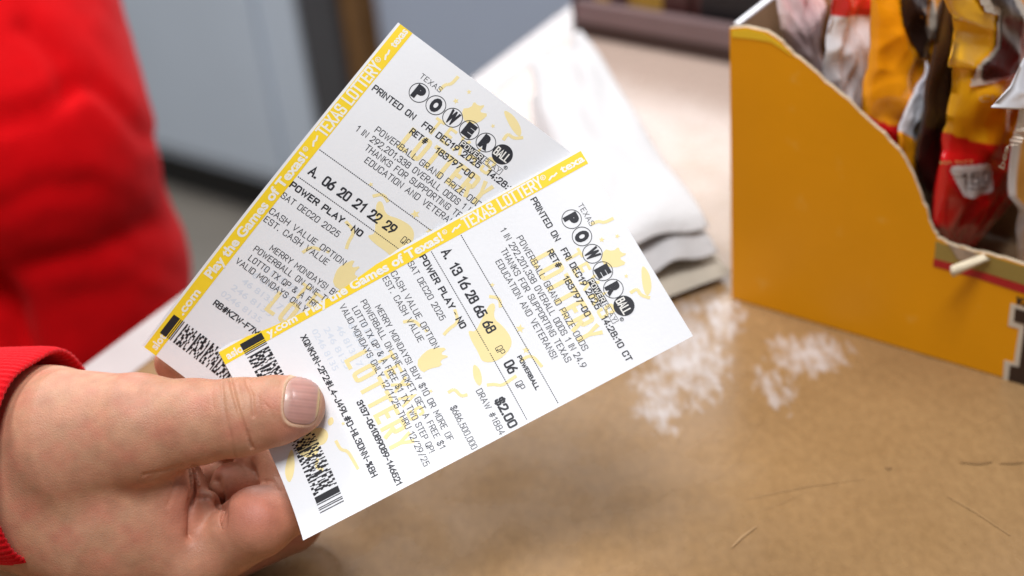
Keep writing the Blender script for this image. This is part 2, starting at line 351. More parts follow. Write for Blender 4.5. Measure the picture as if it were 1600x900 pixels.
def ticket_sheet(S, parent):
    nu, nv = 48, 26; v = []; f = []
    for h in (0, -0.00012):
        for i in range(nu + 1):
            for j in range(nv + 1): v.append(S(i / nu, j / nv, h))
    K = (nu + 1) * (nv + 1); I = lambda i, j, l: l * K + i * (nv + 1) + j
    for i in range(nu):
        for j in range(nv):
            f.append((I(i, j, 0), I(i, j + 1, 0), I(i + 1, j + 1, 0), I(i + 1, j, 0))); f.append((I(i, j, 1), I(i + 1, j, 1), I(i + 1, j + 1, 1), I(i, j + 1, 1)))
    rim = [(i, 0) for i in range(nu)] + [(nu, j) for j in range(nv)] + [(i, nv) for i in range(nu, 0, -1)] + [(0, j) for j in range(nv, 0, -1)]; b0 = len(v); n = len(rim)
    for h in (0, -0.00012): v += [S(i / nu, j / nv, h) for i, j in rim]
    for i in range(n): f.append((b0 + i, b0 + (i + 1) % n, b0 + n + (i + 1) % n, b0 + n + i))
    return mesh_obj('paper', v, f, M_white_paper, parent, True)

class Print:                                   # collects flat print in ticket coordinates (u along the stripe, v across)
    def __init__(s, S, h): s.S, s.h, s.mb, s.k = S, h, MB(), 0
    def poly(s, pts, faces=None):
        s.k = (s.k + 1) % 4; s.mb.add([s.S(u, v, s.h + s.k * 5e-6) for u, v in pts], faces or [tuple(range(len(pts)))])
    def rect(s, u0, u1, v0, v1, nu=1, nv=1):
        pts = [(u0 + (u1 - u0) * i / nu, v0 + (v1 - v0) * j / nv) for i in range(nu + 1) for j in range(nv + 1)]
        s.poly(pts, [(i * (nv + 1) + j, i * (nv + 1) + j + 1, (i + 1) * (nv + 1) + j + 1, (i + 1) * (nv + 1) + j) for i in range(nu) for j in range(nv)])
    def text(s, t, uc, v0, v1, cap, off=0.0):  # a line running across the ticket
        w, f = font_mesh(t, off)
        if not len(w): return
        x0, x1 = w[:, 0].min(), w[:, 0].max()
        s.poly([(uc + (y / CAP - 0.5) * cap, v0 + (x - x0) / (x1 - x0) * (v1 - v0)) for x, y in w], f)
    def line_text(s, t, uc, v0, v1, cap, hw, gap=0.24): # thin capitals across the ticket, hw = half stroke width in mm
        cl, tw_ = centre_lines(t, gap); Lu, Lv = 161.3, 82.5; hv_ = hw / Lv; hu_ = hw / Lu
        for p in cl:
            q = [((v0 + hv_ + x / tw_ * (v1 - v0 - 2 * hv_)) * Lv, (uc - cap / 2 + hu_ + y * (cap - 2 * hu_)) * Lu) for x, y in p]
            w, f = stroke(q, hw); s.poly([(y / Lu, x / Lv) for x, y in w], f)
    def along(s, t, vc, u0, u1, cap, off=0.0, vc1=None): # lettering along the stripe
        w, f = font_mesh(t, off); x0, x1 = w[:, 0].min(), w[:, 0].max()
        s.poly([(u0 + (x - x0) / (x1 - x0) * (u1 - u0), vc - (y / CAP - 0.5) * cap) for x, y in w], f)
    def along_lines(s, t, vc, u0, u1, cap, hw):
        cl, tw_ = centre_lines(t); Lu, Lv = 161.3, 82.5
        for p in cl:
            w, f = stroke([((u0 + x / tw_ * (u1 - u0)) * Lu, -(vc + cap / 2 - y * cap) * Lv) for x, y in p], hw); s.poly([(x / Lu, -y / Lv) for x, y in w], f)
    def ring(s, uc, vc, r, w, n=40):
        k = 0.0825 / 0.1613; pts = []
        for i in range(n):
            a = 2 * math.pi * i / n
            for q in (r - w, r): pts.append((uc + q * k * math.cos(a), vc + q * math.sin(a)))
        s.poly(pts, [(2 * i, 2 * i + 1, (2 * i + 3) % (2 * n), (2 * i + 2) % (2 * n)) for i in range(n)])
    def disc(s, uc, vc, r, n=40):
        k = 0.0825 / 0.1613; s.poly([(uc + r * k * math.cos(-2 * math.pi * i / n), vc + r * math.sin(-2 * math.pi * i / n)) for i in range(n)])
    def line(s, pts, w):
        k = 0.0825 / 0.1613
        for (u0, v0), (u1, v1) in zip(pts, pts[1:]):
            du, dv = (u1 - u0) / k, v1 - v0; L = math.hypot(du, dv) or 1; nu_, nv_ = -dv / L * w * k, du / L * w
            s.poly([(u0 - nu_, v0 - nv_), (u0 + nu_, v0 + nv_), (u1 + nu_, v1 + nv_), (u1 - nu_, v1 - nv_)])
    def out(s, name, m, parent): return s.mb.obj(name, m, parent) if s.mb.v else None

ART = dict(
    hat=[(0.601, 0.473), (0.634, 0.428), (0.645, 0.447), (0.622, 0.497), (0.634, 0.555), (0.637, 0.626), (0.62, 0.665), (0.58, 0.684), (0.548, 0.656), (0.552, 0.603), (0.551, 0.545), (0.556, 0.488), (0.568, 0.518)],
    drop=[(0.529, 0.635), (0.537, 0.678), (0.527, 0.735), (0.514, 0.749), (0.512, 0.696)],
    splash=[(0.411, 0.509), (0.442, 0.484), (0.464, 0.486), (0.495, 0.519), (0.47, 0.527), (0.49, 0.559), (0.463, 0.553), (0.463, 0.582), (0.431, 0.564), (0.413, 0.568)],
    hand=[(0.928, 0.46), (0.944, 0.492), (0.96, 0.483), (0.957, 0.513), (0.97, 0.534), (0.945, 0.532), (0.958, 0.573), (0.924, 0.561), (0.905, 0.515)],
    blob=[(0.119, 0.554), (0.14, 0.565), (0.15, 0.608), (0.132, 0.646), (0.111, 0.636), (0.109, 0.668), (0.079, 0.67), (0.06, 0.628), (0.064, 0.576)],
    tear=[(0.05, 0.584), (0.053, 0.61), (0.039, 0.684), (0.016, 0.733), (0.01, 0.71), (0.015, 0.66)],
    star=[(0.159, 0.55), (0.175, 0.544), (0.172, 0.576), (0.156, 0.582)],
    leaf=[(0.985, 0.60), (0.990, 0.66), (0.975, 0.73), (0.955, 0.75), (0.960, 0.69)])
SQUIG = [[(0.554, 0.376), (0.547, 0.438), (0.52, 0.443), (0.501, 0.457)], [(0.156, 0.654), (0.157, 0.706), (0.171, 0.721), (0.174, 0.78), (0.176, 0.824)],
         [(0.932, 0.334), (0.952, 0.336), (0.958, 0.357), (0.984, 0.359)], [(0.928, 0.696), (0.948, 0.692), (0.945, 0.727), (0.961, 0.758)],
         [(0.444, 0.704), (0.462, 0.7), (0.466, 0.749), (0.482, 0.754)], [(0.532, 0.757), (0.55, 0.771), (0.561, 0.794), (0.603, 0.783)],
         [(0.629, 0.731), (0.658, 0.728), (0.665, 0.803)], [(0.432, 0.313), (0.457, 0.328), (0.463, 0.369)], [(0.64, 0.40), (0.66, 0.43), (0.65, 0.47)], [(0.10, 0.69), (0.085, 0.72), (0.10, 0.75)]]
STARS = [(0.665, 0.60, 0.022), (0.652, 0.70, 0.018), (0.66, 0.36, 0.012), (0.935, 0.42, 0.014), (0.90, 0.76, 0.012), (0.97, 0.44, 0.012), (0.47, 0.40, 0.012), (0.19, 0.60, 0.010), (0.41, 0.66, 0.010), (0.94, 0.62, 0.011)]

def smooth_poly(pts, it=2):
    for _ in range(it):
        q = []
        for i, p in enumerate(pts):
            n = pts[(i + 1) % len(pts)]; q += [(p[0] * .75 + n[0] * .25, p[1] * .75 + n[1] * .25), (p[0] * .25 + n[0] * .75, p[1] * .25 + n[1] * .75)]
        pts = q
    return pts

def make_ticket(S, label, numbers, ball, code, stripe, seed, extra):
    t = thing('lottery_ticket', label, 'lottery ticket', S(0.5, 0.5, -0.0002), 'lottery tickets held in the hand')
    ticket_sheet(S, t); r = random.Random(seed)
    a = Print(S, 0.00005)
    for kx, pts in ART.items():
        # fan out as triangles from the centroid so bent outlines stay filled
        p = smooth_poly(pts, 1 if kx in ('splash', 'hand') else 2); c = (sum(q[0] for q in p) / len(p), sum(q[1] for q in p) / len(p))
        a.poly(p + [c], [(i, (i + 1) % len(p), len(p)) for i in range(len(p))])
    for q in SQUIG: a.line(smooth_line(q), 0.0075)
    for (u, v, rad) in STARS:
        k = 0.0825 / 0.1613; p = [(u + (rad if i % 2 else rad * .45) * k * math.cos(i * math.pi / 5 + u * 9), v + (rad if i % 2 else rad * .45) * math.sin(i * math.pi / 5 + u * 9)) for i in range(10)]
        a.poly(p + [(u, v)], [(i, (i + 1) % 10, 10) for i in range(10)])
    for uc in (0.292, 0.797):
        a.line_text('LOTTERY', uc, uc * .07 + 0.318 - (0.03 if uc > .5 else 0), 0.835 - (0.035 if uc > .5 else 0), 0.060, 0.80, 0.5); a.line_text('TEXAS', uc + 0.062, 0.40, 0.74, 0.042, 0.55, 0.6)
    a.out('yellow_artwork', M_art_ink, t)
    g = Print(S, 0.00003)
    for i in range(5): g.text('0246 8135 7924'[i:i + 9], 0.235 + 0.028 * i, 0.14 + 0.02 * i, 0.36 + 0.02 * i, 0.015, 0.012)
    g.out('show_through_print', M_ghost_ink, t)
    s = Print(S, 0.00007); s.rect(0, 1, 0.012, 0.080, 40, 1); st = s.out('yellow_stripe', M_yellow_ink, t)
    w = Print(S, 0.00012); vc = 0.045
    du, head, tail, com = stripe
    w.along(head, vc + 0.003, 0.012, 0.058 + du * .0, 0.036, 0.028)
    w.along(com, vc + 0.002, *extra['com'], 0.036, 0.028)
    w.along('Play the Games of Texas!', vc, 0.2355 + du, 0.615 + du, 0.041, 0.034)
    w.along_lines('TEXAS LOTTERY', vc, 0.676 + du, 0.882 + du, 0.050, 0.36)
    w.along(tail, vc, 0.936 + du, 0.997, 0.034, 0.028)
    w.ring(0.626 + du, vc - 0.010, 0.0115, 0.003, 20); w.along('R', vc - 0.010, 0.6232 + du, 0.6288 + du, 0.012, 0.02)
    w.ring(0.892 + du, vc - 0.010, 0.0125, 0.003, 20); w.along('R', vc - 0.010, 0.8892 + du, 0.8948 + du, 0.012, 0.02)
    w.line([(0.641 + du, vc + 0.010), (0.653 + du, vc - 0.004), (0.656 + du, vc + 0.004), (0.668 + du, vc - 0.006)], 0.004)
    w.line([(0.901 + du, vc + 0.016), (0.912 + du, vc + 0.004), (0.915 + du, vc + 0.010), (0.926 + du, vc + 0.002)], 0.004)
    w.out('stripe_lettering', M_white_ink, st)
    # heading logo
    lg = Print(S, 0.0001); lw = Print(S, 0.00014)
    for i, ch in enumerate('POWER'):
        v = 0.2692 + i * 0.0932; lg.ring(0.8995, v, 0.0455, 0.0032); lg.text(ch, 0.8995, v - 0.0245, v + 0.0245, 0.0275, 0.085)
    lg.disc(0.9002, 0.7335, 0.047); lw.line_text('BALL', 0.8995, 0.696, 0.772, 0.022, 0.24)
    lg.ring(0.8800, 0.783, 0.009, 0.003, 16); lg.text('R', 0.880, 0.7795, 0.7865, 0.004, 0.02)
    lg.rect(0.8565, 0.8730, 0.552, 0.677); lw.line_text('POWER', 0.8647, 0.557, 0.672, 0.0128, 0.17)
    for (u0, u1, v0, v1) in ((0.8565, 0.8575, 0.677, 0.782), (0.8720, 0.8730, 0.677, 0.782), (0.8575, 0.8720, 0.780, 0.782)): lg.rect(u0, u1, v0, v1)
    lg.line_text('PLAY', 0.8647, 0.686, 0.774, 0.0118, 0.09)
    lg.line_text('TEXAS', 0.9345, 0.226, 0.340, 0.0130, 0.10)
    lo = lg.out('game_logo', M_black_ink, t); lw.out('logo_lettering', M_white_ink, lo)
    def part(name, m, lines):
        b = Print(S, 0.0001)
        for ln_ in lines: b.line_text(*ln_)
        b.out(name, m, t)
    BD, TN = 0.215, 0.135
    part('date_line', M_black_ink, [('PRINTED ON', 0.8473, 0.096, 0.325, 0.0160, BD), ('FRI DEC19 2025', 0.8473, 0.37, 0.690, 0.0160, BD), ('14:28:10 CT', 0.8473, 0.73, 0.965, 0.0160, BD)])
    part('retailer_line', M_black_ink, [('RET#', 0.818, 0.346, 0.437, 0.0160, BD), ('183797-00', 0.818, 0.487, 0.697, 0.0160, BD)])
    part('number_row', M_black_ink, [('A.', 0.606, 0.108, 0.152, 0.0250, 0.33)] + [(n_, 0.605, v - 0.029, v + 0.029, 0.0255, 0.34) for n_, v in zip(numbers, extra['nv'])])
    part('bonus_number', M_black_ink, [(ball, 0.602, 0.705, 0.763, 0.0255, 0.34), ('POWERBALL', 0.631, 0.708, 0.886, 0.0112, 0.20)])
    part('option_line', M_black_ink, [('POWER PLAY', 0.5515, 0.080, 0.368, 0.0170, 0.26), ('-', 0.5515, 0.385, 0.402, 0.0170, 0.18), ('NO', 0.5515, 0.418, 0.472, 0.0170, 0.28)])
    part('price', M_black_ink, [('$2.00', 0.541, 0.835, 0.985, 0.0235, 0.38)])
    part('code_line', M_black_ink, [(code[0], 0.2045, 0.140, code[1], 0.0170, 0.23)])
    part('serial_line', M_black_ink, [(code[2], 0.2487, 0.540, 0.978, 0.0160, 0.24)])
    C_ = 0.0160
    part('odds_paragraph', M_grey_ink, [('POWERBALL GRAND PRIZE ODDS', 0.773, 0.222, 0.827, C_, TN), ('1 IN 292,201,338 OVERALL ODDS 1 IN 24.9', 0.749, 0.152, 0.893, C_, TN), ('THANKS FOR SUPPORTING TEXAS', 0.7255, 0.237, 0.838, C_, TN), ('EDUCATION AND VETERANS!', 0.7015, 0.272, 0.795, C_, TN)])
    part('date_printed', M_grey_ink, [('SAT DEC20 2025', 0.5186, 0.080, 0.392, C_, TN)])
    part('draw_line', M_grey_ink, [('DRAW #1884', 0.5105, 0.757, 0.990, C_, TN)])
    part('cash_paragraph', M_grey_ink, [('CASH VALUE OPTION', 0.4715, 0.082, 0.494, C_, TN), ('EST. CASH VALUE', 0.448, 0.086, 0.433, C_, TN),])
    part('cash_amount', M_grey_ink, [('$686,500,000', 0.439, 0.770, 0.990, C_, TN)])
    part('promotion_paragraph', M_grey_ink, [('MERRY MONDAYS! BUY $10 OR MORE OF', 0.3985, 0.187, 0.906, C_, TN), ('POWERBALL ON ONE TICKET, GET A FREE $1', 0.374, 0.132, 0.921, C_, TN), ('LOTTO TX QP & A FREE $1 TX TWO STEP QP!', 0.348, 0.140, 0.914, C_, TN), ('VALID MONDAYS ONLY 12/1/25 THRU 12/29/25', 0.324, 0.102, 0.957, C_, TN)])
    part('quick_pick_mark', M_grey_ink, [('QP', 0.5995, 0.624, 0.664, 0.0185, TN), ('QP', 0.5995, 0.810, 0.850, 0.0185, TN)])
    d = Print(S, 0.0001)
    for u in (0.656, 0.575):
        v = 0.085
        while v < 0.985: d.rect(u - 0.0011, u + 0.0011, v, v + 0.0062); v += 0.0098
    d.out('dashed_rule', M_grey_ink, t)
    # stacked-row barcode (random bars)
    q = Print(S, 0.00013); mod = 0.00435; v0 = 0.029; U0_, U1_ = 0.056, 0.1175
    pos = 0
    for wd_, on in ((8, 1), (1, 0), (1, 1), (1, 0), (1, 1), (1, 0), (1, 1), (3, 0)):
        if on: q.rect(U0_, U1_, v0 + pos * mod, v0 + (pos + wd_) * mod)
        pos += wd_
    rows = 9; rh = (U1_ - U0_) / rows
    for rw in range(rows):
        for cw in range(10):
            x = pos + cw * 17; ws = [r.choice([1, 1, 2, 2, 3, 4]) for _ in range(8)]; tot = sum(ws); ws = [w_ * 17 / tot for w_ in ws]
            for i, w_ in enumerate(ws):
                if i % 2 == 0: q.rect(U0_ + rw * rh, U0_ + (rw + 1) * rh, v0 + x * mod, v0 + (x + w_) * mod)
                x += w_
    x = pos + 170 + 1
    for wd_, on in ((7, 1), (1, 0), (1, 1), (3, 0), (1, 1), (1, 0), (1, 1), (2, 0), (1, 1)):
        if on: q.rect(U0_, U1_, v0 + x * mod, v0 + (x + wd_) * mod)
        x += wd_
    q.out('barcode', M_bar_ink, t)
    return t

def smooth_line(pts, it=2):
    for _ in range(it):
        q = [pts[0]]
        for p, n in zip(pts, pts[1:]): q += [(p[0] * .75 + n[0] * .25, p[1] * .75 + n[1] * .25), (p[0] * .25 + n[0] * .75, p[1] * .25 + n[1] * .75)]
        pts = q + [pts[-1]]
    return pts

make_ticket(surf_front, 'white lottery ticket held in front of the other one, numbers 13 16 28 65 68', ['13', '16', '28', '65', '68'], '06',
            ('XQNKHN-2F2#L4-J49L#D-HL3DNN-%8H', 0.890, '3137-061089089-146521'), (0.0, 'aslo', 'texa', 'y.com'), 3, dict(com=(0.128, 0.212), nv=(0.2124, 0.2874, 0.3637, 0.440, 0.5235)))
make_ticket(surf_back, 'white lottery ticket tucked behind the other one, numbers 06 20 21 22 29', ['06', '20', '21', '22', '29'], '14',
            ('RB#KZW-F7M#K2-P61T#C-GN4RXW-%2D', 0.890, '3137-061089089-146521'), (0.012, 'slot', 'texas', '.com'), 5, dict(com=(0.128, 0.205), nv=(0.2124, 0.2964, 0.3807, 0.465, 0.5485)))

# ------------------------------------------------------------------ person: hand, sleeve, jacket
def surface_nets(fn, lo, hi, res):
    lo, hi = np.array(lo), np.array(hi); n = np.ceil((hi - lo) / res).astype(int) + 1
    ax = [lo[i] + res * np.arange(n[i]) for i in range(3)]
    G = np.stack(np.meshgrid(*ax, indexing='ij'), -1).reshape(-1, 3)
    S = np.concatenate([fn(c) for c in np.array_split(G, max(1, len(G) // 300000))]).reshape(n); neg = S < 0
    cs = [(i, j, k_) for i in (0, 1) for j in (0, 1) for k_ in (0, 1)]
    sl = lambda A_, c: A_[c[0]:n[0] - 1 + c[0], c[1]:n[1] - 1 + c[1], c[2]:n[2] - 1 + c[2]]
    cnt = sum(sl(neg, c).astype(int) for c in cs); act = (cnt > 0) & (cnt < 8)
    idx = np.argwhere(act); cell = -np.ones(n - 1, int); cell[act] = np.arange(len(idx))
    acc = np.zeros((len(idx), 3)); num = np.zeros(len(idx))
    for a in cs:
        for d in range(3):
            if a[d] == 1: continue
            b = list(a); b[d] = 1
            va = S[tuple((idx + a).T)]; vb = S[tuple((idx + b).T)]; ok = (va < 0) != (vb < 0)
            t = np.where(ok, va / np.where(ok, va - vb, 1), 0); p = np.array(a, float)[None].repeat(len(idx), 0); p[:, d] += t
            acc[ok] += p[ok]; num[ok] += 1
    verts = lo + res * (idx + acc / num[:, None]); faces = []
    for d in range(3):
        e1, e2 = (d + 1) % 3, (d + 2) % 3
        sa = [slice(None)] * 3; sb = [slice(None)] * 3; sa[d] = slice(0, n[d] - 1); sb[d] = slice(1, n[d])
        A_, B_ = neg[tuple(sa)], neg[tuple(sb)]
        for flip in (0, 1):
            pts = np.argwhere((A_ & ~B_) if flip == 0 else (~A_ & B_))
            pts = pts[(pts[:, e1] > 0) & (pts[:, e2] > 0) & (pts[:, e1] < n[e1] - 1) & (pts[:, e2] < n[e2] - 1)]
            if not len(pts): continue
            o1 = np.zeros(3, int); o1[e1] = 1; o2 = np.zeros(3, int); o2[e2] = 1
            q = np.stack([cell[tuple((pts - o1 - o2).T)], cell[tuple((pts - o2).T)], cell[tuple(pts.T)], cell[tuple((pts - o1).T)]], 1)
            faces.append(q if flip == 0 else q[:, ::-1])
    return verts, np.concatenate(faces)

_pf = surf_front(0.15, 0.47); D0 = float(np.dot(_pf - CAM, FW)); PXU = D0 / FPX      # depth of the ticket under the thumb; one picture px in metres there
def C3(x, y, z):                               # px, px, px-towards-viewer -> camera space metres (x right, y up, z towards viewer)
    d = D0 - z * PXU; return np.array([(x - 800) / FPX * d, (450 - y) / FPX * d, -d])
def cone(p, a, b, ra, rb, fl=1.0):
    s = np.array([1, 1, 1 / fl]); p = p * s; a = a * s; b = b * s
    ab = b - a; h = np.clip(((p - a) @ ab) / (ab @ ab), 0, 1); return (np.linalg.norm(p - a - h[:, None] * ab, axis=1) - (ra + (rb - ra) * h))
def smin(a, b, k):
    h = np.clip(0.5 + 0.5 * (b - a) / k, 0, 1); return b + (a - b) * h - k * h * (1 - h)
def chain(p, nodes, fl=1.0, k=6):
    d = None
    for (x0, y0, z0, r0), (x1, y1, z1, r1) in zip(nodes, nodes[1:]):
        q = cone(p, C3(x0, y0, z0), C3(x1, y1, z1), r0 * PXU, r1 * PXU, fl); d = q if d is None else smin(d, q, k * PXU)
    return d
THUMB = [(120, 690, -40, 118), (215, 672, -8, 88), (300, 660, 12, 66), (375, 652, 26, 59), (432, 641, 30, 52), (463, 635, 28, 45)]
BODY = [(-60, 722, -135, 158), (70, 735, -112, 166), (185, 798, -95, 148), (270, 850, -95, 88)]
INDEX = [(300, 872, -90, 68), (354, 848, -80, 54), (404, 815, -46, 57), (450, 792, -76, 47)]
INDEX2 = [(452, 788, -82, 46), (446, 735, -112, 42), (425, 705, -126, 36)]
INDEX3 = [(425, 712, -140, 33), (395, 728, -152, 30)]
MIDDLE = [(440, 768, -150, 39), (366, 760, -136, 41)]
PALM = [(240, 780, -195, 72), (330, 735, -240, 62), (430, 735, -230, 55)]
MIDBK = [(300, 860, -200, 80), (450, 810, -230, 60), (430, 720, -210, 52), (330, 640, -160, 44), (277, 566, -126, 37)]
WEB = [(210, 715, -40, 70), (264, 762, -44, 44), (262, 850, -60, 52)]
RIDGE = [(322, 788, -80, 23), (324, 850, -74, 32)]
def hand_sdf(p):
    d = chain(p, BODY, 0.72, 30); d = smin(d, chain(p, THUMB, 0.82, 14), 30 * PXU)
    d = smin(d, chain(p, WEB, 0.8, 14), 22 * PXU)
    ix = smin(chain(p, INDEX), chain(p, INDEX2), 9 * PXU); d = smin(d, smin(ix, chain(p, RIDGE), 5 * PXU), 9 * PXU)
    d = smin(d, chain(p, INDEX3), 6 * PXU)
    d = smin(d, chain(p, PALM), 10 * PXU)
    d = smin(d, chain(p, MIDBK), 10 * PXU)
    d = smin(d, chain(p, MIDDLE), 3 * PXU)
    # deep folds at the finger's root
    for a, b, r in (((343, 768, -50), (350, 816, -14), 9), ((306, 738, -50), (303, 815, -18), 8)):
        c_ = cone(p, C3(*a), C3(*b), r * PXU, r * 0.7 * PXU); d = -smin(-d, c_, 9 * PXU)
    return d
lo = C3(-20, 1010, -330); hi = C3(545, 520, 130)
lo = np.minimum(C3(-40, 1040, -330), C3(-40, 1040, 120)); hi = np.maximum(C3(540, 500, -330), C3(540, 500, 120))
hv, hf = surface_nets(hand_sdf, lo, hi, 0.0011)
def grad(fn, p, e=2e-4):
    return np.stack([fn(p + np.eye(3)[i] * e) - fn(p - np.eye(3)[i] * e) for i in range(3)], 1) / (2 * e)
def project(fn, p, it=2):
    for _ in range(it):
        g = grad(fn, p); p = p - g * (fn(p) / np.maximum((g * g).sum(1), 0.2))[:, None]
    return p
hv = project(hand_sdf, hv)

def subdiv(v, f, lv=1):
    me = bpy.data.meshes.new('tmp'); me.from_pydata([tuple(p) for p in v], [], [tuple(int(i) for i in q) for q in f]); me.update()
    o = bpy.data.objects.new('tmp', me); COL.objects.link(o); s = o.modifiers.new('s', 'SUBSURF'); s.levels = lv
    dg = bpy.context.evaluated_depsgraph_get(); m2 = bpy.data.meshes.new_from_object(o.evaluated_get(dg))
    vv = np.array([p.co[:] for p in m2.vertices]); fq = [tuple(p.vertices) for p in m2.polygons]
    bpy.data.objects.remove(o); bpy.data.meshes.remove(me); bpy.data.meshes.remove(m2); return vv, fq
hv, hf = subdiv(hv, hf, 1)
hn = grad(hand_sdf, hv); hn /= np.maximum(np.linalg.norm(hn, axis=1), 1e-6)[:, None]
def to_px(p): return 800 + FPX * p[:, 0] / -p[:, 2], 450 - FPX * p[:, 1] / -p[:, 2]
hx, hy = to_px(hv); facing = hn[:, 2] > -0.1
def seg_dist(x, y, pts):
    d = np.full(len(x), 1e9)
    for (x0, y0), (x1, y1) in zip(pts, pts[1:]):
        L2 = (x1 - x0) ** 2 + (y1 - y0) ** 2; t = np.clip(((x - x0) * (x1 - x0) + (y - y0) * (y1 - y0)) / L2, 0, 1)
        d = np.minimum(d, np.hypot(x - x0 - t * (x1 - x0), y - y0 - t * (y1 - y0)))
    return d
CREASE = [([(360, 592), (364, 612), (372, 640), (382, 668), (394, 700)], 2.4, 4.5), ([(384, 594), (394, 618), (396, 650)], 2.0, 3.0), ([(346, 600), (350, 640), (362, 690), (366, 712)], 2.6, 2.2),
          ([(404, 620), (408, 650), (410, 675)], 2.2, 1.0), ([(330, 600), (334, 640)], 2.5, 0.6), ([(412, 630), (422, 640), (428, 655)], 2.2, 0.9), ([(372, 600), (378, 640), (388, 670)], 3.5, -1.2),
          ([(304, 735), (307, 765), (300, 800), (298, 838)], 9.0, 7.0), ([(304, 735), (307, 765), (300, 800), (298, 838)], 3.0, 4.0), ([(338, 752), (346, 780), (346, 800), (342, 822)], 8.0, 7.0), ([(346, 780), (346, 800), (343, 815)], 3.0, 4.0), ([(310, 778), (326, 776), (340, 786)], 5.0, 3.0),
          ([(225, 742), (260, 735), (285, 728)], 3.0, 2.0), ([(280, 735), (272, 760), (262, 790)], 4.0, 1.5), ([(232, 748), (246, 742)], 3, 1.0),
          ([(414, 752), (425, 752), (436, 765)], 3.0, 2.5), ([(130, 575), (190, 590), (240, 605)], 5, 0.8), ([(100, 580), (150, 600), (210, 605)], 5, 0.7)]
disp = np.zeros(len(hv))
for pts, w, dep in CREASE: disp -= np.where(facing, dep * np.exp(-(seg_dist(hx, hy, pts) / w) ** 2), 0)
# nail area on the thumb: sunken bed with a raised fold round it
NC, NH = (471.5, 626.0), (27.5, 36.5)
def nail_r(x, y):
    cx, cy = x - NC[0], y - NC[1]; ca, sa = math.cos(-0.10), math.sin(-0.10); u = (cx * ca - cy * sa) / NH[0]; v = (cx * sa + cy * ca) / NH[1]
    return (np.abs(u) ** 3.0 + np.abs(v) ** 3.0) ** (1 / 3.0), u, v
nr, nu_, nv_ = nail_r(hx, hy); front = facing & (hv[:, 2] > C3(471, 626, 0)[2])
disp += np.where(front, -1.6 * np.clip(1.02 - nr, 0, 0.08) / 0.08 + 1.9 * np.exp(-((nr - 1.13) / 0.09) ** 2) * np.clip(0.6 - nu_ * 0.7, 0, 1.3), 0)
hv2 = hv + hn * (disp * PXU)[:, None]
# pigment: paler cuticle, pinker knuckles and finger pads
def sn(p, s, o=0): return np.sin(p[:, 0] * s + o) * np.sin(p[:, 1] * s * 1.3 + 1.7 + o) * np.sin(p[:, 2] * s * 0.9 + 0.6)
base = np.array([0.51, 0.262, 0.158]); pink = np.array([0.53, 0.180, 0.120]); pale = np.array([0.72, 0.50, 0.34])
w1 = np.clip(0.35 + 0.6 * sn(hv, 230) + 0.30 * sn(hv, 590, 1.0), 0, 1) * 0.6
w1 = np.maximum(w1, np.exp(-(((hx - 400) / 75) ** 2 + ((hy - 800) / 55) ** 2)) * 0.9); w1 = np.maximum(w1, np.exp(-(((hx - 285) / 45) ** 2 + ((hy - 800) / 70) ** 2)) * 0.75)
w1 = np.maximum(w1, np.exp(-(((hx - 455) / 50) ** 2 + ((hy - 675) / 25) ** 2)) * 0.6)
tint = base[None] * (1 - w1[:, None]) + pink[None] * w1[:, None]
cut = np.where(front, np.exp(-((nr - 1.08) / 0.06) ** 2) * np.clip(0.75 - nu_ * 0.45, 0.25, 1), 0)[:, None]
tint = tint * (1 - cut) + pale[None] * cut
M_skin = mat('skin', (0.56, 0.32, 0.22), 0.47, var=0.13, scale=170, bump=0.20, bscale=2100, attr='skin_tint', sss=0.12, spec=0.4)
def skin_lines(m):
    nt = m.node_tree; N = nt.nodes.new; L = nt.links.new; b = nt.nodes['Principled BSDF']; tc = N('ShaderNodeTexCoord')
    mp = N('ShaderNodeMapping'); mp.inputs['Scale'].default_value = (1, 0.7, 0.7); L(tc.outputs['Object'], mp.inputs['Vector'])
    v = N('ShaderNodeTexVoronoi'); v.feature = 'DISTANCE_TO_EDGE'; v.inputs['Scale'].default_value = 1100; L(mp.outputs[0], v.inputs['Vector'])
    r = N('ShaderNodeMapRange'); r.inputs[1].default_value = 0.0; r.inputs[2].default_value = 0.18; L(v.outputs['Distance'], r.inputs[0])
    old = b.inputs['Normal'].links[0].from_node; bp = N('ShaderNodeBump'); bp.inputs['Strength'].default_value = 0.16; bp.inputs['Distance'].default_value = 0.0006
    L(r.outputs[0], bp.inputs['Height']); L(old.outputs[0], bp.inputs['Normal']); L(bp.outputs[0], b.inputs['Normal'])
skin_lines(M_skin)
M_nail = mat('nail', (0.60, 0.33, 0.29), 0.28, var=0.06, scale=260, bump=0.08, bscale=500, sss=0.15, spec=0.5, attr='nail_tint')

pbase = P(-60, 770, D0 + 0.05)
person = thing('person', 'person in a red jacket whose hand holds out the two lottery tickets', 'person', pbase)
def c2w(v): return CAM + np.outer(v[:, 0], RT) + np.outer(v[:, 1], UP) - np.outer(v[:, 2], FW)
hand = mesh_obj('hand', c2w(hv2), hf, M_skin, person, True)
ca = hand.data.color_attributes.new('skin_tint', 'FLOAT_COLOR', 'POINT')
ca.data.foreach_set('color', np.concatenate([tint, np.ones((len(tint), 1))], 1).astype(np.float32).ravel())
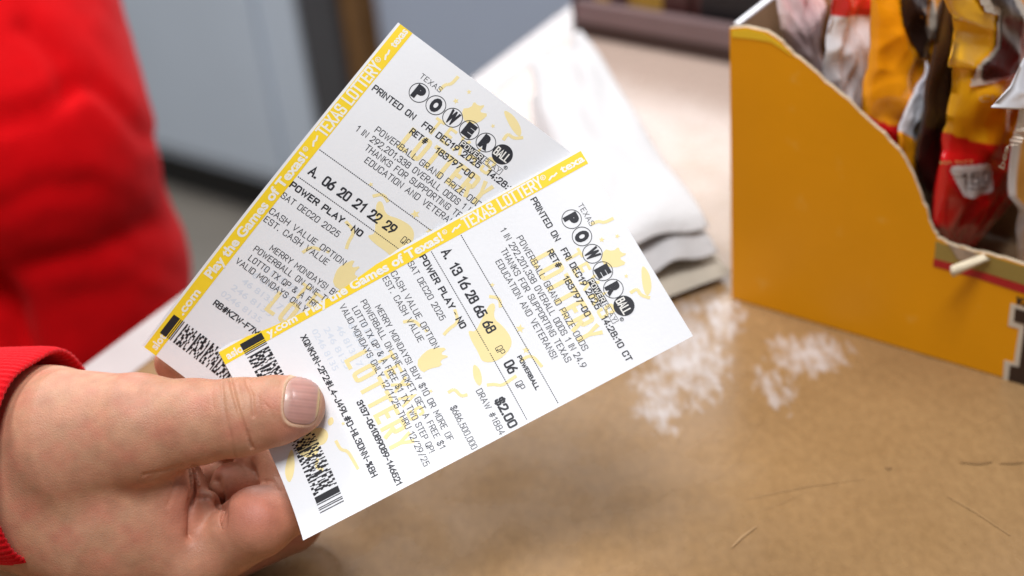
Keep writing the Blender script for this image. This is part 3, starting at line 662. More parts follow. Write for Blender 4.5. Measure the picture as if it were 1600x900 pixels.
# nail plate: follows the finger, slightly flatter, real thickness
def hit(x, y):
    r = np.stack([(x - 800) / FPX, (450 - y) / FPX, -np.ones(len(x))], 1); t = np.full(len(x), D0 - 0.035)
    for _ in range(40):
        d = hand_sdf(r * t[:, None]); t = t + d * 0.7
    return r * t[:, None]
rr_, aa = np.meshgrid(np.linspace(0, 1, 26), np.linspace(0, 2 * np.pi, 96, endpoint=False), indexing='ij')
se = (np.abs(np.cos(aa)) ** 3 + np.abs(np.sin(aa)) ** 3) ** (-1 / 3)
lu, lv_ = (rr_ * se * np.cos(aa)).ravel(), (rr_ * se * np.sin(aa)).ravel()
cc_, ss_ = math.cos(0.10), math.sin(0.10)
nx = NC[0] + (lu * NH[0] * cc_ - lv_ * NH[1] * ss_); ny = NC[1] + (lu * NH[0] * ss_ + lv_ * NH[1] * cc_)
npnt = hit(nx, ny); nn_ = grad(hand_sdf, npnt); nn_ /= np.linalg.norm(nn_, axis=1)[:, None]
rad = rr_.ravel(); ridge = 0.10 * np.sin(lv_ * 17 + 2 * np.sin(lv_ * 5)) + 0.12 * np.sin(lv_ * 7 + 1)
top_ = npnt + nn_ * ((0.6 + 1.0 * (1 - rad ** 4) + ridge * 0.5) * PXU)[:, None]; bot_ = npnt - nn_ * (4 * PXU)
nvv = np.concatenate([top_, bot_[-96:]]); nff = []
for i in range(25):
    for j in range(96): nff.append((i * 96 + j, (i + 1) * 96 + j, (i + 1) * 96 + (j + 1) % 96, i * 96 + (j + 1) % 96))
for j in range(96): nff.append((25 * 96 + j, 26 * 96 + j, 26 * 96 + (j + 1) % 96, 25 * 96 + (j + 1) % 96))
nail = mesh_obj('thumbnail', c2w(nvv), nff, M_nail, hand, True)
pk, fe, ln_ = np.array([0.50, 0.265, 0.225]), np.array([0.64, 0.44, 0.22]), np.array([0.60, 0.39, 0.32])
wf = np.clip((np.maximum(lu, lv_ * 0.55 + 0.25) - 0.80) / 0.12, 0, 1)[:, None]; wl = np.clip((-lu - 0.55 + 0.25 * lv_ ** 2 * -1) / 0.25, 0, 1)[:, None]; sk = (0.10 * np.sin(lv_ * 31) * np.sin(lv_ * 11 + 2))[:, None]
nt_ = pk * (1 + sk); nt_ = nt_ * (1 - wl * .7) + ln_ * wl * .7; nt_ = nt_ * (1 - wf) + fe * wf; nt_ = np.concatenate([nt_, nt_[-96:]])
nail.data.color_attributes.new('nail_tint', 'FLOAT_COLOR', 'POINT').data.foreach_set('color', np.concatenate([nt_, np.ones((len(nt_), 1))], 1).astype(np.float32).ravel())

# sleeve with ribbed cuff round the wrist
M_red = mat('red_jersey', (0.62, 0.0015, 0.004), 0.9, var=0.08, scale=60, bump=0.5, bscale=900, spec=0.1, sheen=0.05)
M_red_rib = mat('red_ribbing', (0.66, 0.003, 0.009), 0.9, var=0.08, scale=120, bump=0.6, bscale=1400, spec=0.15, sheen=0.1)
cc0 = C3(78, 718, -108); axis = np.array([-0.95, -0.03, -0.24]); axis /= np.linalg.norm(axis)
upv = np.array([0.02, 1.0, 0.0]); upv -= axis * (upv @ axis); upv /= np.linalg.norm(upv); sdv = np.cross(axis, upv)
def tube(profile, n, rib=0.0, nrib=90):
    v = []; f = []
    for k_, (s, r) in enumerate(profile):
        for j in range(n):
            a = 2 * math.pi * j / n; q = r + rib * math.cos(a * nrib) + 0.0012 * math.sin(3 * a + 40 * s) + 0.0008 * math.sin(7 * a - 25 * s)
            v.append(cc0 + axis * s + upv * (q * math.cos(a)) + sdv * (q * math.sin(a)))
    for k_ in range(len(profile) - 1):
        for j in range(n): f.append((k_ * n + j, k_ * n + (j + 1) % n, (k_ + 1) * n + (j + 1) % n, (k_ + 1) * n + j))
    return c2w(np.array(v)), f
RR = 180 * PXU
prof = [(0.022, RR * 0.90), (0.008, RR * 0.925), (0.002, RR * 0.935), (-0.001, RR * 0.955), (-0.001, RR * 0.985), (0.002, RR * 1.0), (0.006, RR * 1.005), (0.02, RR * 1.0), (0.04, RR * 1.0), (0.055, RR * 1.02)]
v, f = tube(prof, 540, 0.00028)
slv, slf = tube([(0.0551, RR * 1.02), (0.058, RR * 1.09), (0.075, RR * 1.2), (0.11, RR * 1.27), (0.17, RR * 1.32), (0.30, RR * 1.45)], 120)
sleeve = mesh_obj('sleeve', slv, slf, M_red, person, True); mesh_obj('cuff', v, f, M_red_rib, sleeve, True)

# jacket body behind the counter's edge (softly folded)
DJ = 0.98; JU = DJ / FPX
def CJ(x, y, z): d = DJ - z * JU; return np.array([(x - 800) / FPX * d, (450 - y) / FPX * d, -d])
def jcone(p, a, b): return cone(p, CJ(*a[:3]), CJ(*b[:3]), a[3] * JU, b[3] * JU)
def jacket_sdf(p):
    d = jcone(p, (-40, -160, -40, 180), (28, 215, 50, 208)); d = smin(d, jcone(p, (30, 230, 40, 204), (112, 432, -120, 182)), 18 * JU)
    d = smin(d, jcone(p, (-260, -100, -60, 300), (-240, 600, -120, 300)), 60 * JU)
    d = smin(d, jcone(p, (118, 432, -130, 176), (-120, 700, -90, 205)), 60 * JU)
    gap = jcone(p, (-60, 400, 230, 30), (22, 545, 150, 42)); d = -smin(-d, gap, 40 * JU)
    return d
jl = np.minimum(CJ(-330, 930, -420), CJ(-330, 930, 300)); jh = np.maximum(CJ(330, -200, -420), CJ(330, -200, 300))
jv, jf = surface_nets(jacket_sdf, jl, jh, 0.006); jn = grad(jacket_sdf, jv, 1e-3); jn /= np.maximum(np.linalg.norm(jn, axis=1), 1e-6)[:, None]
jx, jy = to_px(jv); jd = np.zeros(len(jv))
for pts, w, dep in [([(150, 130), (190, 165), (235, 215)], 15, 24), ([(-10, 190), (60, 175), (120, 130)], 18, 28), ([(40, 40), (90, 90), (110, 140)], 16, 20), ([(0, 330), (60, 300), (140, 290)], 22, 14), ([(40, 420), (140, 400), (240, 350)], 20, 24),
                    ([(-20, 450), (15, 490), (40, 560)], 24, 90), ([(180, 370), (240, 420), (280, 430)], 16, 8), ([(90, 250), (150, 260), (220, 300)], 18, -8), ([(120, 470), (200, 450), (260, 470)], 20, 7)]:
    jd -= 0.45 * dep * np.exp(-(seg_dist(jx, jy, pts) / w) ** 2)
jd += 2 * sn(jv, 60) + 1.2 * sn(jv, 130, 2) - 3
mesh_obj('jacket', c2w(jv + jn * (jd * JU)[:, None]), jf, M_red, person, True)

# ------------------------------------------------------------------ yellow cardboard display box
G0, G1 = ground(1143, 467), ground(1600, 601)
E1 = G1 - G0; E1[2] = 0; E1 /= np.linalg.norm(E1); E3 = np.array([-E1[1], E1[0], 0.0]); E3 = E3 if E3[1] > 0 else -E3
M_card = mat('yellow_board', (0.76, 0.315, 0.001), 0.42, var=0.12, scale=9, bump=0.10, bscale=400, spec=0.3)
M_cardin = mat('brown_board', (0.30, 0.19, 0.10), 0.8, var=0.10, scale=60)
M_cardedge = mat('torn_board_edge', (0.55, 0.44, 0.30), 0.85, var=0.3, scale=500)
M_cream = mat('cream_board', (0.72, 0.62, 0.44), 0.7, var=0.1, scale=200)
M_gold = mat('gold_band_print', (0.30, 0.215, 0.05), 0.5, var=0.05, scale=80); M_redp = mat('red_print', (0.40, 0.008, 0.012), 0.5)
M_choc = mat('dark_brown_print', (0.028, 0.014, 0.010), 0.45); M_lightp = mat('cream_print', (0.62, 0.55, 0.44), 0.5)
M_foldy = mat('bright_yellow_fold', (0.85, 0.55, 0.02), 0.45)
def side_pt(x, y, off=0.0): return on_plane(x, y, G0 - E3 * off, E3)
def corrugate(m):
    nt = m.node_tree; N = nt.nodes.new; L = nt.links.new; b = nt.nodes['Principled BSDF']
    tc = N('ShaderNodeTexCoord'); w = N('ShaderNodeTexWave'); w.bands_direction = 'Z'; w.inputs['Scale'].default_value = 55; w.inputs['Distortion'].default_value = 1.2; w.inputs['Detail'].default_value = 2; L(tc.outputs['Object'], w.inputs['Vector'])
    n = N('ShaderNodeTexNoise'); n.inputs['Scale'].default_value = 26; n.inputs['Detail'].default_value = 5; L(tc.outputs['Object'], n.inputs['Vector'])
    a = N('ShaderNodeMath'); a.operation = 'MULTIPLY_ADD'; L(w.outputs['Fac'], a.inputs[0]); a.inputs[1].default_value = 0.10; L(n.outputs['Fac'], a.inputs[2])
    bp = N('ShaderNodeBump'); bp.inputs['Strength'].default_value = 0.10; bp.inputs['Distance'].default_value = 0.0010; L(a.outputs[0], bp.inputs['Height']); L(bp.outputs[0], b.inputs['Normal'])
    # scuffs: small pale rubbed spots
    q = N('ShaderNodeTexNoise'); q.inputs['Scale'].default_value = 75; q.inputs['Detail'].default_value = 7; L(tc.outputs['Object'], q.inputs['Vector'])
    r = N('ShaderNodeMapRange'); r.inputs[1].default_value = 0.66; r.inputs[2].default_value = 0.76; L(q.outputs['Fac'], r.inputs[0]); r.inputs[4].default_value = 0.35
    src = b.inputs['Base Color'].links[0].from_socket; x = N('ShaderNodeMix'); x.data_type = 'RGBA'; L(r.outputs[0], x.inputs[0]); L(src, x.inputs[6]); x.inputs[7].default_value = (0.75, 0.42, 0.09, 1); L(x.outputs[2], b.inputs['Base Color'])
corrugate(M_card)
bx = thing('display_box', 'yellow cardboard display box with a torn curved side, holding candy bags', 'display box', G0 + E1 * 0.1 + E3 * 0.06)
out = [(1143, 467), (1142, 300), (1141, 150), (1140, 44), (1165, 42), (1197, 49), (1222, 66), (1240, 86), (1268, 108), (1300, 136), (1336, 168), (1372, 202), (1398, 229), (1408, 240), (1420, 262), (1430, 283), (1440, 310), (1450, 336), (1457, 358), (1464, 372), (1478, 379), (1496, 386), (1520, 393), (1540, 396), (1570, 404), (1600, 414), (1680, 440), (1760, 466), (1760, 649)]
ov = []; 
rj = random.Random(4)
o2 = []
for i, (x, y) in enumerate(out):
    o2.append((x, y))
    if 5 <= i < 24:
        nxp = out[i + 1]
        for t in (0.33, 0.66): o2.append((x + (nxp[0] - x) * t + rj.uniform(-1.6, 1.6), y + (nxp[1] - y) * t + rj.uniform(-1.6, 1.6)))
pts = [side_pt(x, y) for x, y in o2]; n = len(pts)
for p in pts: p[2] = max(p[2], 0.0006)
# the board bows outwards a little: add as a mesh with thickness, outer face printed
vs = [tuple(p) for p in pts] + [tuple(p + E3 * 0.0022) for p in pts]
mesh_s = [tuple(range(n)), tuple(range(2 * n - 1, n - 1, -1))] + [(i, (i + 1) % n, (i + 1) % n + n, i + n) for i in range(n)]
sp = mesh_obj('side_panel', vs, mesh_s, [M_card, M_cardin, M_cardedge], bx)
for i, pl in enumerate(sp.data.polygons): pl.material_index = 0 if i == 0 else (1 if i == 1 else 2)
HB = float(pts[3][2]); DEP = 0.115
yax = np.array([0, 0, 1.0])
def panel(name, p0, ax, ln, hgt, nrm, th, m, parent=bx):
    v, f = box_vf(p0 + ax * (ln / 2) + Z * (hgt / 2 + 0.0006) + nrm * (th / 2), ax, nrm, Z, ln / 2, th / 2, hgt / 2); return bevel(mesh_obj(name, v, f, m, parent), 0.0004, 1)
bk = panel('back_panel', G0 + E3 * 0.0024 + E1 * 0.0002, E3, DEP, HB, E1, 0.0022, [M_cardin])
v, f = box_vf(G0 + E3 * (DEP / 2 + 0.002) + E1 * 0.0013 + Z * (HB + 0.0012), E3, E1, Z, DEP / 2 - 0.001, 0.0014, 0.0006); mesh_obj('white_edge', v, f, mat('white_board', (0.75, 0.75, 0.78), 0.6), bk)
mesh_obj('far_side_panel', [p + E3 * (DEP + 0.004) for p in np.array(vs)], mesh_s, M_cardin, bx)
ln = float(np.dot(pts[-1] - G0, E1)); panel('front_panel', G0 + E1 * (ln - 0.0002) + E3 * 0.0024, E3, DEP, 0.045, E1, 0.0022, M_card)
v, f = box_vf(G0 + E1 * ln / 2 + E3 * DEP / 2 + Z * 0.0016, E1, E3, Z, ln / 2 - 0.003, DEP / 2 - 0.002, 0.0008); mesh_obj('floor_panel', v, f, M_cardin, bx)
def sheet(name, px, m, off, parent):
    p = [side_pt(x, y, off) for x, y in px]; k_ = len(p)
    return mesh_obj(name, [tuple(q) for q in p] + [tuple(q + E3 * 0.00022) for q in p], [tuple(range(k_)), tuple(range(2 * k_ - 1, k_ - 1, -1))] + [(i, (i + 1) % k_, (i + 1) % k_ + k_, i + k_) for i in range(k_)], m, parent)
gbnd = sheet('gold_band', [(1462, 377), (1460, 404), (1530, 423), (1600, 445), (1755, 492), (1755, 468), (1600, 417), (1540, 399), (1496, 389)], M_gold, 0.0003, sp)
sheet('red_line', [(1459, 404), (1458, 416), (1530, 436), (1600, 459), (1755, 507), (1755, 493), (1600, 446), (1530, 424)], M_redp, 0.0003, sp)
sheet('bright_fold', [(1143, 47), (1165, 45), (1195, 52), (1220, 69), (1238, 88), (1205, 66), (1175, 61), (1143, 58)], M_foldy, 0.0003, sp)
def slab_px(dx=0, gr=0.0):
    pass
big = [(1586, 487), (1700, 520), (1700, 545), (1672, 545), (1672, 640), (1700, 640), (1700, 648), (1574, 610), (1578, 576), (1592, 579), (1601, 512), (1584, 507)]
bigo = [(1579, 479), (1712, 517), (1712, 660), (1566, 617), (1569, 568), (1584, 572), (1592, 519), (1575, 514)]
lo_ = sheet('cream_outline', [(x, y - 5) for x, y in bigo], M_lightp, 0.0003, sp); sheet('big_letter', [(x, y - 5) for x, y in big], M_choc, 0.0006, lo_)
w_, f_ = font_mesh('KING', 0.05); wv = []
for x, y in w_:
    px, py = 1588 + x * 19, 475 - y * 17 + x * 5.5; wv.append(side_pt(px, py, 0.0004))
mesh_obj('small_lettering', wv, f_, M_choc, sp)
# curled torn flap of board
fp = [side_pt(1537, 398, 0.0), side_pt(1548, 405, 0.002)]
tip = [side_pt(1485, 418, 0.012), side_pt(1489, 433, 0.012)]
n2 = -E3; mb = MB(); rows = []
for i in range(7):
    t = i / 6; a = fp[0] * (1 - t) + tip[0] * t; b = fp[1] * (1 - t) + tip[1] * t; mid = (a + b) / 2 + n2 * 0.0018
    rows.append([a + Z * 0.0008, mid + Z * 0.0006, b, b + E3 * 0.001, mid - n2 * 0.0015, a + E3 * 0.001])
vv = [p for r_ in rows for p in r_]; ff_ = [(i * 6 + j, i * 6 + (j + 1) % 6, (i + 1) * 6 + (j + 1) % 6, (i + 1) * 6 + j) for i in range(6) for j in range(6)] + [tuple(range(5, -1, -1)), tuple(range(36, 42))]
mesh_obj('torn_flap', vv, ff_, M_cream, sp, True)
sheet('torn_paper', [(1480, 380), (1489, 392), (1496, 405), (1512, 410), (1533, 402), (1520, 394), (1496, 387)], mat('torn_ply', (0.36, 0.27, 0.19), 0.8, var=0.2, scale=300), 0.0007, sp)

# ------------------------------------------------------------------ candy bags standing in the box
M_bag = mat('printed_foil', (1, 1, 1), 0.24, attr='print', spec=0.6, bump=0.25, bscale=140, coat=0.6)
M_bagtxt = mat('bag_dark_print', (0.03, 0.014, 0.010), 0.32); M_bagline = mat('bag_cream_print', (0.62, 0.53, 0.43), 0.34); M_bagpale = mat('bag_tan_print', (0.66, 0.42, 0.16), 0.4)
M_bagwhite = mat('bag_white_print', (0.66, 0.64, 0.64), 0.4)
def resamp(pl, n):
    pl = np.array(pl, float); s = np.concatenate([[0], np.cumsum(np.hypot(*(pl[1:] - pl[:-1]).T))]); s /= s[-1]; q = np.linspace(0, 1, n)
    return np.stack([np.interp(q, s, pl[:, 0]), np.interp(q, s, pl[:, 1])], 1)
def vnoise(u, v, seed, f):
    r = np.random.default_rng(seed); ph = r.uniform(0, 6.28, (6, 3)); k_ = r.uniform(-1, 1, (6, 2)) * f; return sum(np.sin(k_[i, 0] * u + k_[i, 1] * v + ph[i, 0]) for i in range(6)) / 6
def bag(label, t, left, right, colf, thick=0.008, crk=0.0016, seed=1, lean=0.0, nu=64, nv=120, name='candy_bag', smooth_v=None):
    """left/right outlines run from the bag's top to its bottom; the bag stands in a plane parallel to the box's back, t metres in front of it"""
    nrm = E1 * math.cos(lean) + Z * math.sin(lean); p0 = G0 + E1 * t
    Lp = np.array([on_plane(x, y, p0, nrm) for x, y in resamp(left, nv)]); Rp = np.array([on_plane(x, y, p0, nrm) for x, y in resamp(right, nv)])
    for Q, mn in ((Lp, 0.006), (Rp, 0.016)):     # keep inside the box's walls and above its floor
        e = (Q - G0) @ E3; zz = Q[:, 2] < HB; Q += np.where(zz & (e < mn), mn - e, 0)[:, None] * E3; Q[:, 2] = np.maximum(Q[:, 2], 0.004)
    U, V = np.meshgrid(np.linspace(0, 1, nu), np.linspace(0, 1, nv), indexing='xy')
    flat = Lp[:, None] * (1 - U[..., None]) + Rp[:, None] * U[..., None]
    env = np.sin(np.pi * U) ** 0.55 * np.clip(np.minimum(V, 1 - V) * 6, 0.12, 1)
    sh = lambda q: 1 - 2 * np.abs(q)            # sharp creases
    cr = vnoise(U * 1, V * 1, seed, 14) * 1.4 + 0.9 * sh(vnoise(U, V, seed + 6, 16) * 1.5) + 0.5 * sh(vnoise(U, V, seed + 7, 34) * 1.5) + vnoise(U, V, seed + 1, 40) * 0.7 + 0.8 * np.abs(vnoise(U, V, seed + 2, 22))
    if smooth_v: cr = cr * (1 - 0.9 * np.exp(-((V - smooth_v) / 0.10) ** 2))
    edge = vnoise(U * 0, V, seed + 3, 30) * 0.0012 + 0.0022 * vnoise(U * 0, V, seed + 4, 12)
    F_ = flat + nrm * (env * thick + cr * crk * np.minimum(env + .4, 1) + edge)[..., None]; K_ = flat + nrm * (-env * thick * 0.8 + cr * crk * 0.6 + edge - 0.0005)[..., None]
    vs = np.concatenate([F_.reshape(-1, 3), K_.reshape(-1, 3)]); N_ = nu * nv; fs = []
    for j in range(nv - 1):
        for i in range(nu - 1):
            a = j * nu + i; fs.append((a, a + nu, a + nu + 1, a + 1)); fs.append((N_ + a, N_ + a + 1, N_ + a + nu + 1, N_ + a + nu))
    for j in range(nv - 1):
        a = j * nu; fs.append((a, N_ + a, N_ + a + nu, a + nu)); a = j * nu + nu - 1; fs.append((a, a + nu, N_ + a + nu, N_ + a))
    for i in range(nu - 1):
        fs.append((i, i + 1, N_ + i + 1, N_ + i)); a = (nv - 1) * nu + i; fs.append((a, N_ + a, N_ + a + 1, a + 1))
    th_ = thing(name, label, 'candy bag', np.array([vs[:, 0].mean(), vs[:, 1].mean(), vs[:, 2].min()]), 'candy bags in the display box')
    o = mesh_obj('wrapper', vs, fs, M_bag, th_, True)
    cols = np.array([colf(float(u), float(v_)) for u, v_ in zip(U.ravel(), V.ravel())]); cols = np.concatenate([cols, cols])
    at = o.data.color_attributes.new('print', 'FLOAT_COLOR', 'POINT'); at.data.foreach_set('color', np.concatenate([cols, np.ones((len(cols), 1))], 1).astype(np.float32).ravel())
    def on(px):                                # picture px -> just off the bag's front face
        res = []
        for x, y in px:
            q = on_plane(x, y, p0 + nrm * thick, nrm); d_ = np.linalg.norm(F_.reshape(-1, 3) - q, axis=1); w_i = np.argsort(d_)[:6]; ww = 1 / (d_[w_i] + 1e-5)
            off_ = ((F_.reshape(-1, 3)[w_i] - q) @ nrm * ww).sum() / ww.sum(); res.append(q + nrm * (off_ + 0.0010))
        return res
    return th_, o, on
def inside(x, y, pl):
    c = False; n = len(pl)
    for i in range(n):
        (x0, y0), (x1, y1) = pl[i], pl[(i + 1) % n]
        if (y0 > y) != (y1 > y) and x < (x1 - x0) * (y - y0) / (y1 - y0) + x0: c = not c
    return c
def fill(on, px, name, m, parent, lift=0.0, st=1.6):
    xs, ys = [p[0] for p in px], [p[1] for p in px]; idx = {}; v = []; f = []
    def vid(i, j):
        if (i, j) not in idx: idx[(i, j)] = len(v); v.append((min(xs) + i * st, min(ys) + j * st))
        return idx[(i, j)]
    for i in range(int((max(xs) - min(xs)) / st) + 1):
        for j in range(int((max(ys) - min(ys)) / st) + 1):
            if inside(min(xs) + (i + .5) * st, min(ys) + (j + .5) * st, px): f.append((vid(i, j), vid(i, j + 1), vid(i + 1, j + 1), vid(i + 1, j)))
    mesh_obj(name, [q + E1 * lift for q in on(v)], f, m, parent, True)
OR, ORD, RED, WHT, BRN, PNK = (0.88, 0.335, 0.006), (0.40, 0.12, 0.008), (0.66, 0.006, 0.010), (0.82, 0.81, 0.84), (0.035, 0.018, 0.014), (0.80, 0.66, 0.66)

# t in metres along the box from its back
bag('pale pink backed candy bag with brown shadow painted on, furthest back in the box', 0.020, [(1216, -60), (1212, 20), (1214, 44), (1226, 66), (1252, 150), (1262, 250)], [(1330, -60), (1325, 20), (1320, 120), (1320, 200), (1322, 300), (1322, 360)],
    lambda u, v: PNK if u < 0.42 else (0.22, 0.09, 0.02), 0.006, 0.002, 11)  # the brown part is shadow painted into the bag's colour
bag('white backed candy bag with a red top in front of the pink one', 0.043, [(1300, -60), (1294, 30), (1288, 80), (1292, 170), (1310, 260), (1316, 360)], [(1385, -60), (1364, 10), (1362, 60), (1356, 110), (1352, 200), (1360, 360)],
    lambda u, v: (0.60, 0.02, 0.02) if (v < 0.20 and u < 0.55) else ((0.62, 0.25, 0.03) if v < 0.17 else WHT), 0.006, 0.0028, 12)
th3, o3, on3 = bag('orange brown candy bag in shade with a dark letter and a red foot', 0.064, [(1372, -60), (1366, 0), (1362, 60), (1356, 110), (1350, 150), (1348, 200), (1366, 260), (1380, 380)], [(1490, -60), (1480, 20), (1470, 60), (1448, 100), (1432, 140), (1424, 190), (1430, 260), (1430, 380)],
    lambda u, v: RED if v > 0.54 + 0.03 * math.sin(6 * u) else OR, 0.009, 0.0026, 13)
fill(on3, [(1416, -30), (1410, 40), (1418, 60), (1424, 88), (1444, 86), (1440, 20), (1446, -30)], 'dark_letter', M_bagtxt, o3); fill(on3, [(1452, -30), (1442, 40), (1440, 62), (1452, 58), (1460, -30)], 'cream_outline', M_bagline, o3)
bag('small crumpled candy bag, white and orange with a cream lining, low between two bags', 0.080, [(1448, 96), (1440, 120), (1424, 150), (1412, 178), (1402, 210), (1396, 300)], [(1452, 126), (1454, 132), (1452, 160), (1448, 190), (1436, 240), (1430, 320)],
    lambda u, v: (0.62, 0.60, 0.66) if v < 0.25 else ((0.50, 0.40, 0.24) if v < 0.5 and u > 0.3 else ((0.60, 0.60, 0.64) if v < 0.55 else OR)), 0.003, 0.001, 14)
bag('dark brown candy bag turned edge on behind the bright orange one', 0.088, [(1486, -60), (1474, 10), (1458, 90), (1444, 160), (1434, 210), (1430, 250), (1440, 300), (1460, 360), (1470, 420)], [(1540, -60), (1540, 0), (1535, 90), (1530, 170), (1530, 250), (1520, 330), (1515, 420)],
    lambda u, v: BRN, 0.006, 0.0018, 15)
def colE(u, v):
    if v > 0.585 + 0.02 * math.sin(7 * u): return RED
    return (0.98, 0.49, 0.012) if u < 0.22 + 0.08 * math.sin(9 * v) else OR
th6, o6, on6 = bag('bright orange candy bag with a large dark letter and red foot marked 150', 0.103, [(1478, -60), (1476, -10), (1484, 20), (1492, 48), (1490, 66), (1480, 90), (1477, 140), (1481, 196), (1478, 236), (1462, 280), (1454, 312), (1458, 345), (1474, 372), (1492, 382)], [(1690, -60), (1690, 40), (1680, 120), (1660, 200), (1620, 260), (1580, 300), (1560, 330), (1545, 350), (1530, 372), (1522, 382)],
    colE, 0.011, 0.0030, 16, smooth_v=0.74)
fill(on6, [(1542, -30), (1548, 20), (1560, 24), (1558, 72), (1536, 108), (1530, 138), (1586, 110), (1602, 70), (1600, 20), (1588, -30)], 'cream_outline', M_bagline, o6)
fill(on6, [(1552, -30), (1556, 8), (1562, 14), (1562, 74), (1540, 104), (1540, 126), (1588, 108), (1586, 84), (1588, 40), (1578, -30)], 'dark_letter', M_bagtxt, o6, 0.0008)
w_, f_ = font_mesh('CHOCOLATE', 0.0); mesh_obj('small_lettering', on6([(1533 + x * 14, 161 - y * 15 - x * 4.5) for x, y in w_]), f_, M_bagpale, o6)
lb = [(1506, 270), (1510, 264), (1542, 256), (1546, 260), (1550, 292), (1546, 299), (1522, 311), (1516, 308)]
fill(on6, lb, 'calorie_label', M_bagwhite, o6, 0.0016); cl_, tw_ = centre_lines('150', 0.3); mb = MB()
for p in cl_:
    w_, f_ = stroke([(x, y) for x, y in p], 0.062); mb.add([q + E1 * 0.0028 for q in on6([(1514 + x / tw_ * 28, 292 - y * 17 - x / tw_ * 8) for x, y in w_])], f_)
mb.obj('calorie_number', M_bagtxt, o6)
w_, f_ = font_mesh('CALORIES', 0.03); mesh_obj('calorie_lettering', [q + E1 * 0.0028 for q in on6([(1516 + x * 5.2, 299 - y * 6 - x * 1.2) for x, y in w_])], f_, M_bagtxt, o6)
w_, f_ = font_mesh('PER PACK', 0.0); mesh_obj('pack_lettering', on6([(1501 + x * 7.0, 264 - y * 7 - x * 1.6) for x, y in w_]), f_, M_bagpale, o6)
th7, o7, on7 = bag('orange candy bag with a white crimped back edge, nearest the front of the box', 0.132, [(1600, 90), (1572, 130), (1548, 165), (1534, 190), (1526, 215), (1534, 236), (1548, 268), (1566, 300), (1584, 330), (1582, 360), (1590, 400), (1600, 440)], [(1760, 60), (1760, 150), (1750, 220), (1740, 290), (1735, 330), (1730, 440)],
    lambda u, v: WHT if u < (0.17 if v < 0.42 else 0.03) else ((0.50, 0.01, 0.012) if (v < 0.30) else (0.80, 0.34, 0.02)), 0.008, 0.0026, 17)
w_, f_ = font_mesh('peanut', 0.02); mesh_obj('small_lettering', on7([(1584 + x * 6 + y * 12, 268 - x * 26 + y * 6) for x, y in w_]), f_, M_bagline, o7)

# ------------------------------------------------------------------ folded white towel on the counter
M_towel = mat('white_towel', (0.54, 0.53, 0.53), 0.9, var=0.03, scale=40, bump=0.6, bscale=260, sheen=0.2); M_towel2 = mat('beige_lining', (0.48, 0.43, 0.35), 0.9, var=0.08, scale=60, bump=0.5, bscale=260)
fr, br, bl, fl_ = ground(1136, 446), ground(920, 122), ground(835, 190), ground(900, 530)
tw = thing('folded_towel', 'white folded towel lying in layers on the counter beside the yellow box', 'towel', (fr + br + bl + fl_) / 4)
def layer(name, cor, z0, z1, m, seed):
    nu, nv = 60, 60; c = [np.array(p) for p in cor]; v = []; f = []
    U, V = np.meshgrid(np.linspace(0, 1, nu), np.linspace(0, 1, nv), indexing='ij')
    # rounded-square parametrisation with a folded (bulging) rim
    for s in (1, -1):
        for i in range(nu):
            for j in range(nv):
                a, b = U[i, j], V[i, j]; e = min(a, 1 - a, b, 1 - b); prof_ = math.sqrt(max(0, 1 - (1 - min(e / 0.10, 1)) ** 2)); h = (z1 - z0) / 2
                p = (c[3] * (1 - a) + c[0] * a) * (1 - b) + (c[2] * (1 - a) + c[1] * a) * b
                wob = 0.0060 * vnoise(a, b, seed, 8) + 0.0042 * vnoise(a, b, seed + 5, 18) + 0.0045 * vnoise(a, 0.3 * b, seed + 9, 9) * (1 - b) ** 2
                p = p + np.array([0.007 * vnoise(b, a, seed + 7, 5) + 0.003 * vnoise(b, a, seed + 17, 16), 0.009 * vnoise(a, b, seed + 8, 6), 0]); z = (z0 + z1) / 2 + s * h * prof_ + wob * (1 if z0 > 0.002 else 0.2)
                v.append((p[0], p[1], max(z, 0.0008)))
    K_ = nu * nv
    for i in range(nu - 1):
        for j in range(nv - 1):
            a = i * nv + j; f.append((a, a + nv, a + nv + 1, a + 1)); f.append((K_ + a, K_ + a + 1, K_ + a + nv + 1, K_ + a + nv))
    return mesh_obj(name, v, f, m, tw, True)
def inset(k_, dx=0, dy=0): cpt = (fr + br + bl + fl_) / 4; return [cpt + (p - cpt) * k_ + np.array([dx, dy, 0]) for p in (fr, br, bl, fl_)]
layer('bottom_fold', inset(1.0), 0.0006, 0.011, M_towel2, 21); layer('middle_fold', inset(0.985, -0.002, 0.003), 0.011, 0.026, M_towel, 22); layer('top_fold', inset(0.95, -0.003, 0.006), 0.0265, 0.040, M_towel, 23)

# ------------------------------------------------------------------ dark display tray with packs at the far end
t0, t1 = ground(903, 56), ground(1140, 100); T1 = t1 - t0; T1[2] = 0; T1 /= np.linalg.norm(T1); T3 = np.array([-T1[1], T1[0], 0.0]); T3 = T3 if T3[1] > 0 else -T3
M_tray = mat('dark_brown_board', (0.045, 0.022, 0.018), 0.4, var=0.1, scale=30); M_lip = mat('mauve_brown_board', (0.20, 0.135, 0.135), 0.35, var=0.1, scale=25)
tr = thing('display_tray', 'dark brown candy tray with a mauve front lip at the far end of the counter', 'display tray', t0 + T1 * 0.16 + T3 * 0.1)
W_ = 0.34
def tbox(name, u0, u1, w0, w1, z0, z1, m, parent, bv=0.0008):
    v, f = box_vf(t0 + T1 * (u0 + u1) / 2 + T3 * (w0 + w1) / 2 + Z * (z0 + z1) / 2, T1, T3, Z, (u1 - u0) / 2, (w1 - w0) / 2, (z1 - z0) / 2); return bevel(mesh_obj(name, v, f, m, parent), bv)
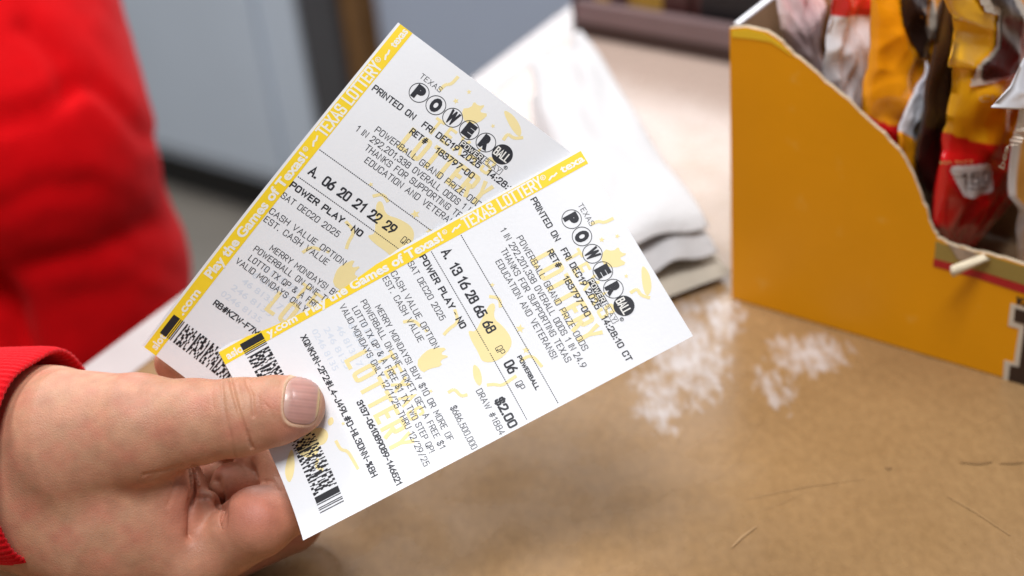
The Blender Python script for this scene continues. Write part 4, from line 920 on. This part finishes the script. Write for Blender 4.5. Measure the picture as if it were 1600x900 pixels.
tbox('front_wall', 0, W_, 0, 0.004, 0.0006, 0.012, M_tray, tr); tbox('front_lip', 0, W_, -0.002, 0.006, 0.0123, 0.028, M_lip, tr)
tbox('side_wall', -0.004, -0.0002, 0, 0.2, 0.0006, 0.04, M_tray, tr); tbox('side_wall', W_ + 0.0002, W_ + 0.004, 0, 0.2, 0.0006, 0.04, M_tray, tr)
tbox('back_wall', 0, W_, 0.2005, 0.204, 0.0006, 0.045, M_tray, tr); tbox('tray_floor', 0, W_, 0.0062, 0.2, 0.0006, 0.003, M_tray, tr)
M_goldp = mat('gold_wrapper', (0.42, 0.25, 0.04), 0.35, var=0.25, scale=60, bump=0.4, bscale=120); M_brnp = mat('maroon_wrapper', (0.075, 0.028, 0.025), 0.35, var=0.2, scale=50, bump=0.3, bscale=120); M_blk = mat('black_wrapper', (0.012, 0.011, 0.012), 0.4)
M_cel = mat('cream_gold_wrapper', (0.55, 0.42, 0.22), 0.35, var=0.2, scale=60)
def pack(label, u0, u1, w0, w1, z1, m, pm, px):
    p = thing('candy_pack', label, 'candy pack', t0 + T1 * (u0 + u1) / 2 + T3 * (w0 + w1) / 2 + Z * 0.003, 'candy packs in the far tray')
    tbox('carton', u0, u1, w0, w1, 0.0032, z1, m, p, 0.003)
    a, b, c, d = px; uw, zh = u1 - u0, z1
    tbox('printed_panel', u0 + uw * a, u0 + uw * b, w0 - 0.0006, w0 - 0.0001, zh * c, zh * d, pm, p, 0.0001)
pack('maroon candy pack with a small gold panel at the left end of the tray', 0.002, 0.030, 0.012, 0.10, 0.047, M_brnp, M_goldp, (0.25, 0.7, 0.45, 0.9))
pack('maroon candy pack with a wide gold panel in the middle of the tray', 0.032, 0.086, 0.012, 0.10, 0.050, M_brnp, M_goldp, (0.10, 0.62, 0.45, 0.85))
pack('black candy pack with a plain dark face at the right of the tray', 0.089, 0.170, 0.012, 0.10, 0.052, M_brnp, M_blk, (0.08, 0.97, 0.45, 0.93))
pack('cream and gold candy pack standing behind the maroon packs', 0.030, 0.085, 0.108, 0.19, 0.060, M_cel, M_goldp, (0.1, 0.9, 0.5, 0.9))
